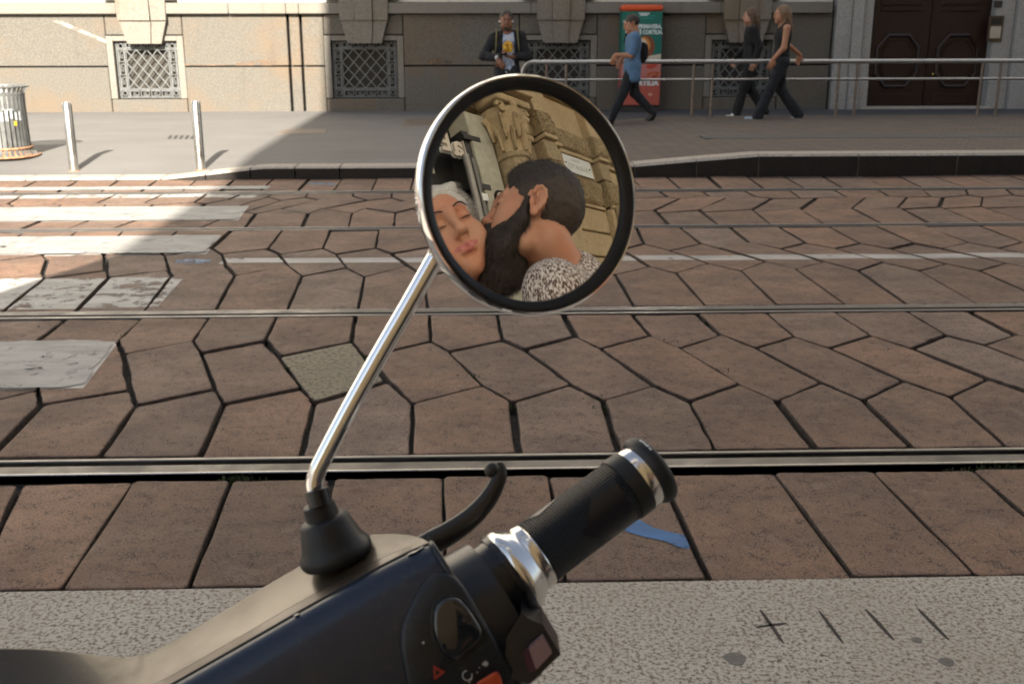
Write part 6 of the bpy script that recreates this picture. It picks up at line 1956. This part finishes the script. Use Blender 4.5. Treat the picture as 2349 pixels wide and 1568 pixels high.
# trunk stands upright in the street
body_f = HM[:, 1].copy(); body_f[2] = 0; body_f /= np.linalg.norm(body_f)
neck_m = mpt(885, 1230, MDIST + .05)
mfeet = np.array([neck_m[0], neck_m[1], .012]) - body_f * .03
sh_z = neck_m[2] - .095
hM = (sh_z - .012) / 1.405
yawm = math.atan2(body_f[1], body_f[0]) - PI / 2 + .25
TM, MM = fig_frame(mfeet, yawm)
PM = {k_: tuple(np.array(v) * hM) for k_, v in POSE.items()}
PM['M'] = MM
lo, hi = bounds(TM, PM, .15); lo[2] = 0; lo = np.minimum(lo, mo - .2); hi = np.maximum(hi, mo + .2)
mskin = skin_mat('warm_fair_skin', (.50, .262, .165), (.48, .185, .105))
mroot = thing('person', 'dark-bearded man in a marled sweater kissing a woman, seen in the round mirror', 'person', tuple(mfeet), 'couple reflected in the mirror')
MO = np.array(mroot.location)
F = Field(*[axis(lo[i], hi[i], .014, (mo[i] - .165, mo[i] + .165, .0026)) for i in range(3)])
torso_prims(F, TM, PM, 0, 1.08)
for s_ in 'lr': arm_prims(F, TM, PM, s_); leg_prims(F, TM, PM, s_); foot_prims(F, TM, PM, s_)
for s_ in 'lr': hand_prims(F, TM, PM, s_, MM @ np.array([0, .3, -1.0]), MM @ np.array([1.0 if s_ == 'l' else -1.0, 0, 0]), .5)
F.cap(wm_((0, -.035, -.05)), np.array(TM((0, -.01, 1.42 * hM))), .056, .062, .03)
head_prims(F, mo, HM, sM, None, 'm')
# scalp, stubble and skin share the one body mesh
def man_mat(c):
    l = ((c - mo) @ HM) / sM
    return np.zeros(len(c))
sdf_object('body', F, mskin, mroot, 1, MO, man_mat)
# hair: a thick top and a short faded side
HR = [grid(mo - .2, mo + .2, .0032)]
hair_top = hair_mat('near_black_hair', (.009, .0075, .0065), (.040, .030, .025), (320, 320, 320))
fade = hair_mat('cropped_brown_hair', (.016, .012, .010), (.075, .050, .036), (600, 600, 600))
def mell(F, c, r, k=.01, op='+', rot=None): F.ell(wm_(c), np.array(r) * sM, HM if rot is None else HM @ rot, k, op)
F = Field(*HR[0]); mell(F, (0, -.015, .036), (.0775, .0985, .0865)); mell(F, (0, -.008, .075), (.066, .088, .055), .03); mell(F, (0, .132, .004), (.095, .078, .106), .010, '-'); mell(F, (0, .075, -.075), (.11, .085, .082), .010, '-')
for x in (-1, 1): mell(F, (x * .082, -.006, -.010), (.030, .025, .040), .008, '-')
F.half(wm_((0, -.04, -.078)), -HM[:, 2]); F.lumps(.0016, 300); F.lumps(.0018, 130, 1.0)
hsel = lambda c: ((((c - mo) @ HM)[:, 2] + .3 * ((c - mo) @ HM)[:, 1] + RNG.normal(0, .009, len(c))) > .050).astype(int)
hob = sdf_object('hair', F, [fade, hair_top], mroot, 1, MO, hsel)
# beard
beard_m = hair_mat('dark_brown_beard', (.007, .006, .0055), (.034, .024, .019), (260, 260, 90))
def mcap(F, a, b, ra, rb=None, k=.012, op='+'): F.cap(wm_(a), wm_(b), ra * sM, (ra if rb is None else rb) * sM, k, op)
F = Field(*grid(mo - .27, mo + .27, .0036))
mell(F, (0, .060, -.098), (.056, .056, .056), .02); mell(F, (0, .056, -.126), (.052, .047, .050), .03); mell(F, (0, .050, -.146), (.044, .040, .034), .03)
for x in (-1, 1):
    mcap(F, (x * .070, .012, .005), (x * .069, .018, -.045), .0085, .013, .01); mcap(F, (x * .069, .018, -.045), (x * .052, .05, -.105), .016, .03, .02)
    mcap(F, (x * .056, .045, -.060), (x * .040, .068, -.090), .018, .03, .02)
mcap(F, (-.030, .092, -.056), (.030, .092, -.056), .0125, None, .02); mcap(F, (0, .098, -.048), (0, .102, -.052), .010, .012, .01)
F.lumps(.0020, 115, 1.0); F.lumps(.0016, 330, 2.0)
bo = sdf_object('beard', F, beard_m, mroot, 1, MO)
# loose hairs standing off the beard and the crop
def fuzz(o, n, length, m, bend, width=.0005, sel=None, name='loose_hair', nw=.55, jit=.30):
    me = o.data; k_ = len(me.polygons)
    cen = np.zeros(k_ * 3); me.polygons.foreach_get('center', cen); cen = cen.reshape(-1, 3)
    nor = np.zeros(k_ * 3); me.polygons.foreach_get('normal', nor); nor = nor.reshape(-1, 3)
    ids = np.arange(k_) if sel is None else np.nonzero(sel(cen))[0]
    ids = RNG.choice(ids, n)
    p = cen[ids]; d = nor[ids] * nw + np.array(bend) + RNG.normal(0, jit, (n, 3)); d /= np.linalg.norm(d, axis=1)[:, None]
    L = length * (.5 + RNG.random(n))[:, None]
    s_ = np.cross(d, RNG.normal(0, 1, (n, 3))); s_ /= np.linalg.norm(s_, axis=1)[:, None]
    tip = p + d * L + np.array(bend) * L * .4
    V = np.stack([p - s_ * width, p + s_ * width, tip], 1).reshape(-1, 3)
    me2 = bpy.data.meshes.new(name); me2.from_pydata(V.tolist(), [], [(3 * i, 3 * i + 1, 3 * i + 2) for i in range(n)]); me2.materials.append(m)
    h = bpy.data.objects.new(name, me2); link(h, mroot if o.parent == mroot else o.parent); h['kind'] = 'stuff'; return h
fuzz(hob, 7000, .006, hair_top, HM @ np.array([0, .35, .25]), .00035, nw=.6)
strand_m = hair_mat('beard_strand', (.012, .009, .008), (.075, .050, .036), (90, 90, 90))
fuzz(bo, 16000, .012, strand_m, HM @ np.array([0, .05, -.9]), .00035, nw=.28, jit=.25)
for x in (-1, 1):
    q = MB(); stroke(q, [np.array(wm_(p)) - MO for p in [(x * .012, .0985, .024), (x * .022, .0985, .0305), (x * .036, .091, .032), (x * .050, .074, .025)]], [.0024, .0040, .0038, .0016], 8, flat=.75); q.build('eyebrow', hair_top, mroot, True)
    q = MB(); stroke(q, [np.array(wm_(p)) - MO for p in [(x * .018, .0885, .000), (x * .031, .0915, -.0045), (x * .045, .080, -.001)]], [.0006, .0010, .0008], 6); q.build('eyelash', hair_top, mroot, True)
# marled sweater
sw = NT('marled_knit_wool')
sv = sw.n('TexVoronoi', {'Vector': sw.scaled((190, 190, 120)), 'Scale': 1.0, 'Randomness': .8}, feature='F1')
sn = sw.noise(1.0, 3, .6, sw.scaled((210, 210, 120)))
swc = sw.ramp(sn, [(.40, (.085, .052, .043)), (.48, (.22, .165, .145)), (.53, (.52, .47, .43)), (.62, (.66, .62, .58))])
sw.P(Base_Color=swc, Roughness=.92); sw.bump(sv.outputs['Distance'], -.9, .005)
F = Field(*grid(lo, [hi[0], hi[1], sh_z + .16], .0085)); torso_prims(F, TM, PM, .018, 1.10, upper=False)
for s_ in 'lr': arm_prims(F, TM, PM, s_, .018, k=.03)
nb0 = np.array(TM((0, -.012, 1.40 * hM))); F.cap(nb0 - (0, 0, .06), nb0 + (0, 0, .050), .112, .080, .05)
F.lumps(.004, 34, .5); F.half((0, 0, PM['pelvis'][2] - .06), (0, 0, -1))
F.cap(nb0, nb0 + (wm_((0, -.03, -.05)) - nb0) * 1.2, .058, .060, .008, '-')
sdf_object('sweater', F, sw.m, mroot, 2, MO)
F = Field(*grid(lo, [hi[0], hi[1], 1.1], .014)); F.ell(TM(PM['pelvis']), (.16, .12, .12), MM, .04)
for s_ in 'lr': leg_prims(F, TM, PM, s_, .018)
sdf_object('trousers', F, navyc, mroot, 1, MO)
for s_ in 'lr':
    an, to = TM(PM['an' + s_]), TM(PM['to' + s_]); l2, h2 = np.minimum(an, to) - .1, np.maximum(an, to) + .1
    F = Field(*grid(l2, h2, .008)); foot_prims(F, TM, PM, s_, .010); F.half((0, 0, an[2] + .02), (0, 0, 1)); sdf_object('shoe', F, blk_shoe, mroot, 1, MO)

# woman
WDIST = .985
ua = rad(118)
eye_c = mpt(262, 955, WDIST)
HW = head_frame(261, 1056, (.089, .367, .926), (-.476, .832, -.284))
sW = 1.07
wo = mpt(236, 1054, WDIST + .085)
ww = lambda p: wo + HW @ (np.array(p, float) * sW)
dn = -HW[:, 2].copy()
neck_w = ww((0, -.03, -.15)) + np.array([0, 0, -.09])
wfeet = np.array([neck_w[0], neck_w[1], .012])
bf = HW[:, 1].copy(); bf[2] = 0; bf /= np.linalg.norm(bf)
hW = (neck_w[2] - .05 - .012) / 1.405
TW, MW = fig_frame(wfeet, math.atan2(bf[1], bf[0]) - PI / 2)
PW = {k_: tuple(np.array(v) * hW) for k_, v in POSE.items()}; PW['M'] = MW
wroot = thing('person', 'silver-haired woman being kissed on the cheek, at the edge of the round mirror', 'person', tuple(wfeet), 'couple reflected in the mirror')
WO = np.array(wroot.location)
lo, hi = bounds(TW, PW, .15); lo[2] = 0; lo = np.minimum(lo, wo - .2); hi = np.maximum(hi, wo + .2)
wskin = skin_mat('rosy_fair_skin', (.55, .285, .175), (.53, .19, .11))
F = Field(*[axis(lo[i], hi[i], .014, (wo[i] - .15, wo[i] + .15, .0026)) for i in range(3)])
torso_prims(F, TW, PW, 0, .92)
for s_ in 'lr': arm_prims(F, TW, PW, s_); leg_prims(F, TW, PW, s_); foot_prims(F, TW, PW, s_)
for s_ in 'lr': hand_prims(F, TW, PW, s_, MW @ np.array([0, .3, -1.0]), MW @ np.array([1.0 if s_ == 'l' else -1.0, 0, 0]), .5, .9)
F.cap(ww((0, -.03, -.05)), np.array(TW((0, -.01, 1.42 * hW))), .050, .056, .03)
head_prims(F, wo, HW, sW, None, 'f')
lipm = simple('rose_lips', (.46, .135, .115), .38, var=.06, scale=80)
def lipsel(c):
    l = ((c - wo) @ HW) / sW
    inside = (np.abs(l[:, 0]) < .0285) & (l[:, 1] > .078)
    up = (l[:, 2] < -.0548 - .02 * np.abs(l[:, 0])) & (l[:, 2] > -.0750 + .50 * np.abs(l[:, 0]) ** 1.0)
    return (inside & up).astype(int)
sdf_object('body', F, [wskin, lipm], wroot, 1, WO, lipsel)
silver = hair_mat('silver_hair', (.36, .35, .32), (.66, .64, .60), (40, 300, 300))
F = Field(*grid(wo - .2, wo + .2, .0034))
def well(F, c, r, k=.01, op='+'): F.ell(ww(c), np.array(r) * sW, HW, k, op)
well(F, (0, -.016, .040), (.0805, .099, .0875)); well(F, (0, .115, -.010), (.072, .078, .100), .012, '-'); well(F, (0, .05, -.11), (.12, .10, .10), .02, '-')
F.cap(ww((-.03, .070, .074)), ww((.05, .045, .088)), .008, .012, .014)
F.lumps(.0012, 140, 1.0)
ho_ = sdf_object('hair', F, silver, wroot, 1, WO)
sil2 = hair_mat('silver_strand', (.22, .21, .19), (.72, .70, .66), (200, 200, 200))
fuzz(ho_, 9000, .020, sil2, HW @ np.array([.75, -.8, .05]), .0005, nw=.02, jit=.09)
brow_m = hair_mat('brown_brow', (.035, .02, .013), (.09, .055, .035))
for x in (-1, 1):
    q = MB(); stroke(q, [np.array(ww(p)) - WO for p in [(x * .013, .0990, .0255), (x * .024, .0985, .0300), (x * .037, .0905, .0305), (x * .050, .0745, .0240)]], [.0018, .0030, .0026, .0009], 8, flat=.7); q.build('eyebrow', brow_m, wroot, True)
    q = MB(); stroke(q, [np.array(ww(p)) - WO for p in [(x * .0165, .0870, .000), (x * .024, .0905, -.0020), (x * .033, .0905, -.0022), (x * .0415, .0845, -.0008), (x * .0470, .0775, .0015)]], [.0006, .0012, .0014, .0012, .0006], 6); q.build('eyelash', hair_top, wroot, True)
F = Field(*grid(lo, [hi[0], hi[1], neck_w[2] + .05], .012)); torso_prims(F, TW, PW, .014, .94, upper=False)
for s_ in 'lr': arm_prims(F, TW, PW, s_, .014)
F.half((0, 0, PW['pelvis'][2] - .04), (0, 0, -1)); sdf_object('top', F, blk, wroot, 1, WO)
F = Field(*grid(lo, [hi[0], hi[1], 1.1], .014)); F.ell(TW(PW['pelvis']), (.155, .115, .12), MW, .04)
for s_ in 'lr': leg_prims(F, TW, PW, s_, .016)
sdf_object('trousers', F, navyc, wroot, 1, WO)
for s_ in 'lr':
    an, to = TW(PW['an' + s_]), TW(PW['to' + s_]); l2, h2 = np.minimum(an, to) - .1, np.maximum(an, to) + .1
    F = Field(*grid(l2, h2, .008)); foot_prims(F, TW, PW, s_, .010); F.half((0, 0, an[2] + .02), (0, 0, 1)); sdf_object('shoe', F, white_shoe, wroot, 1, WO)
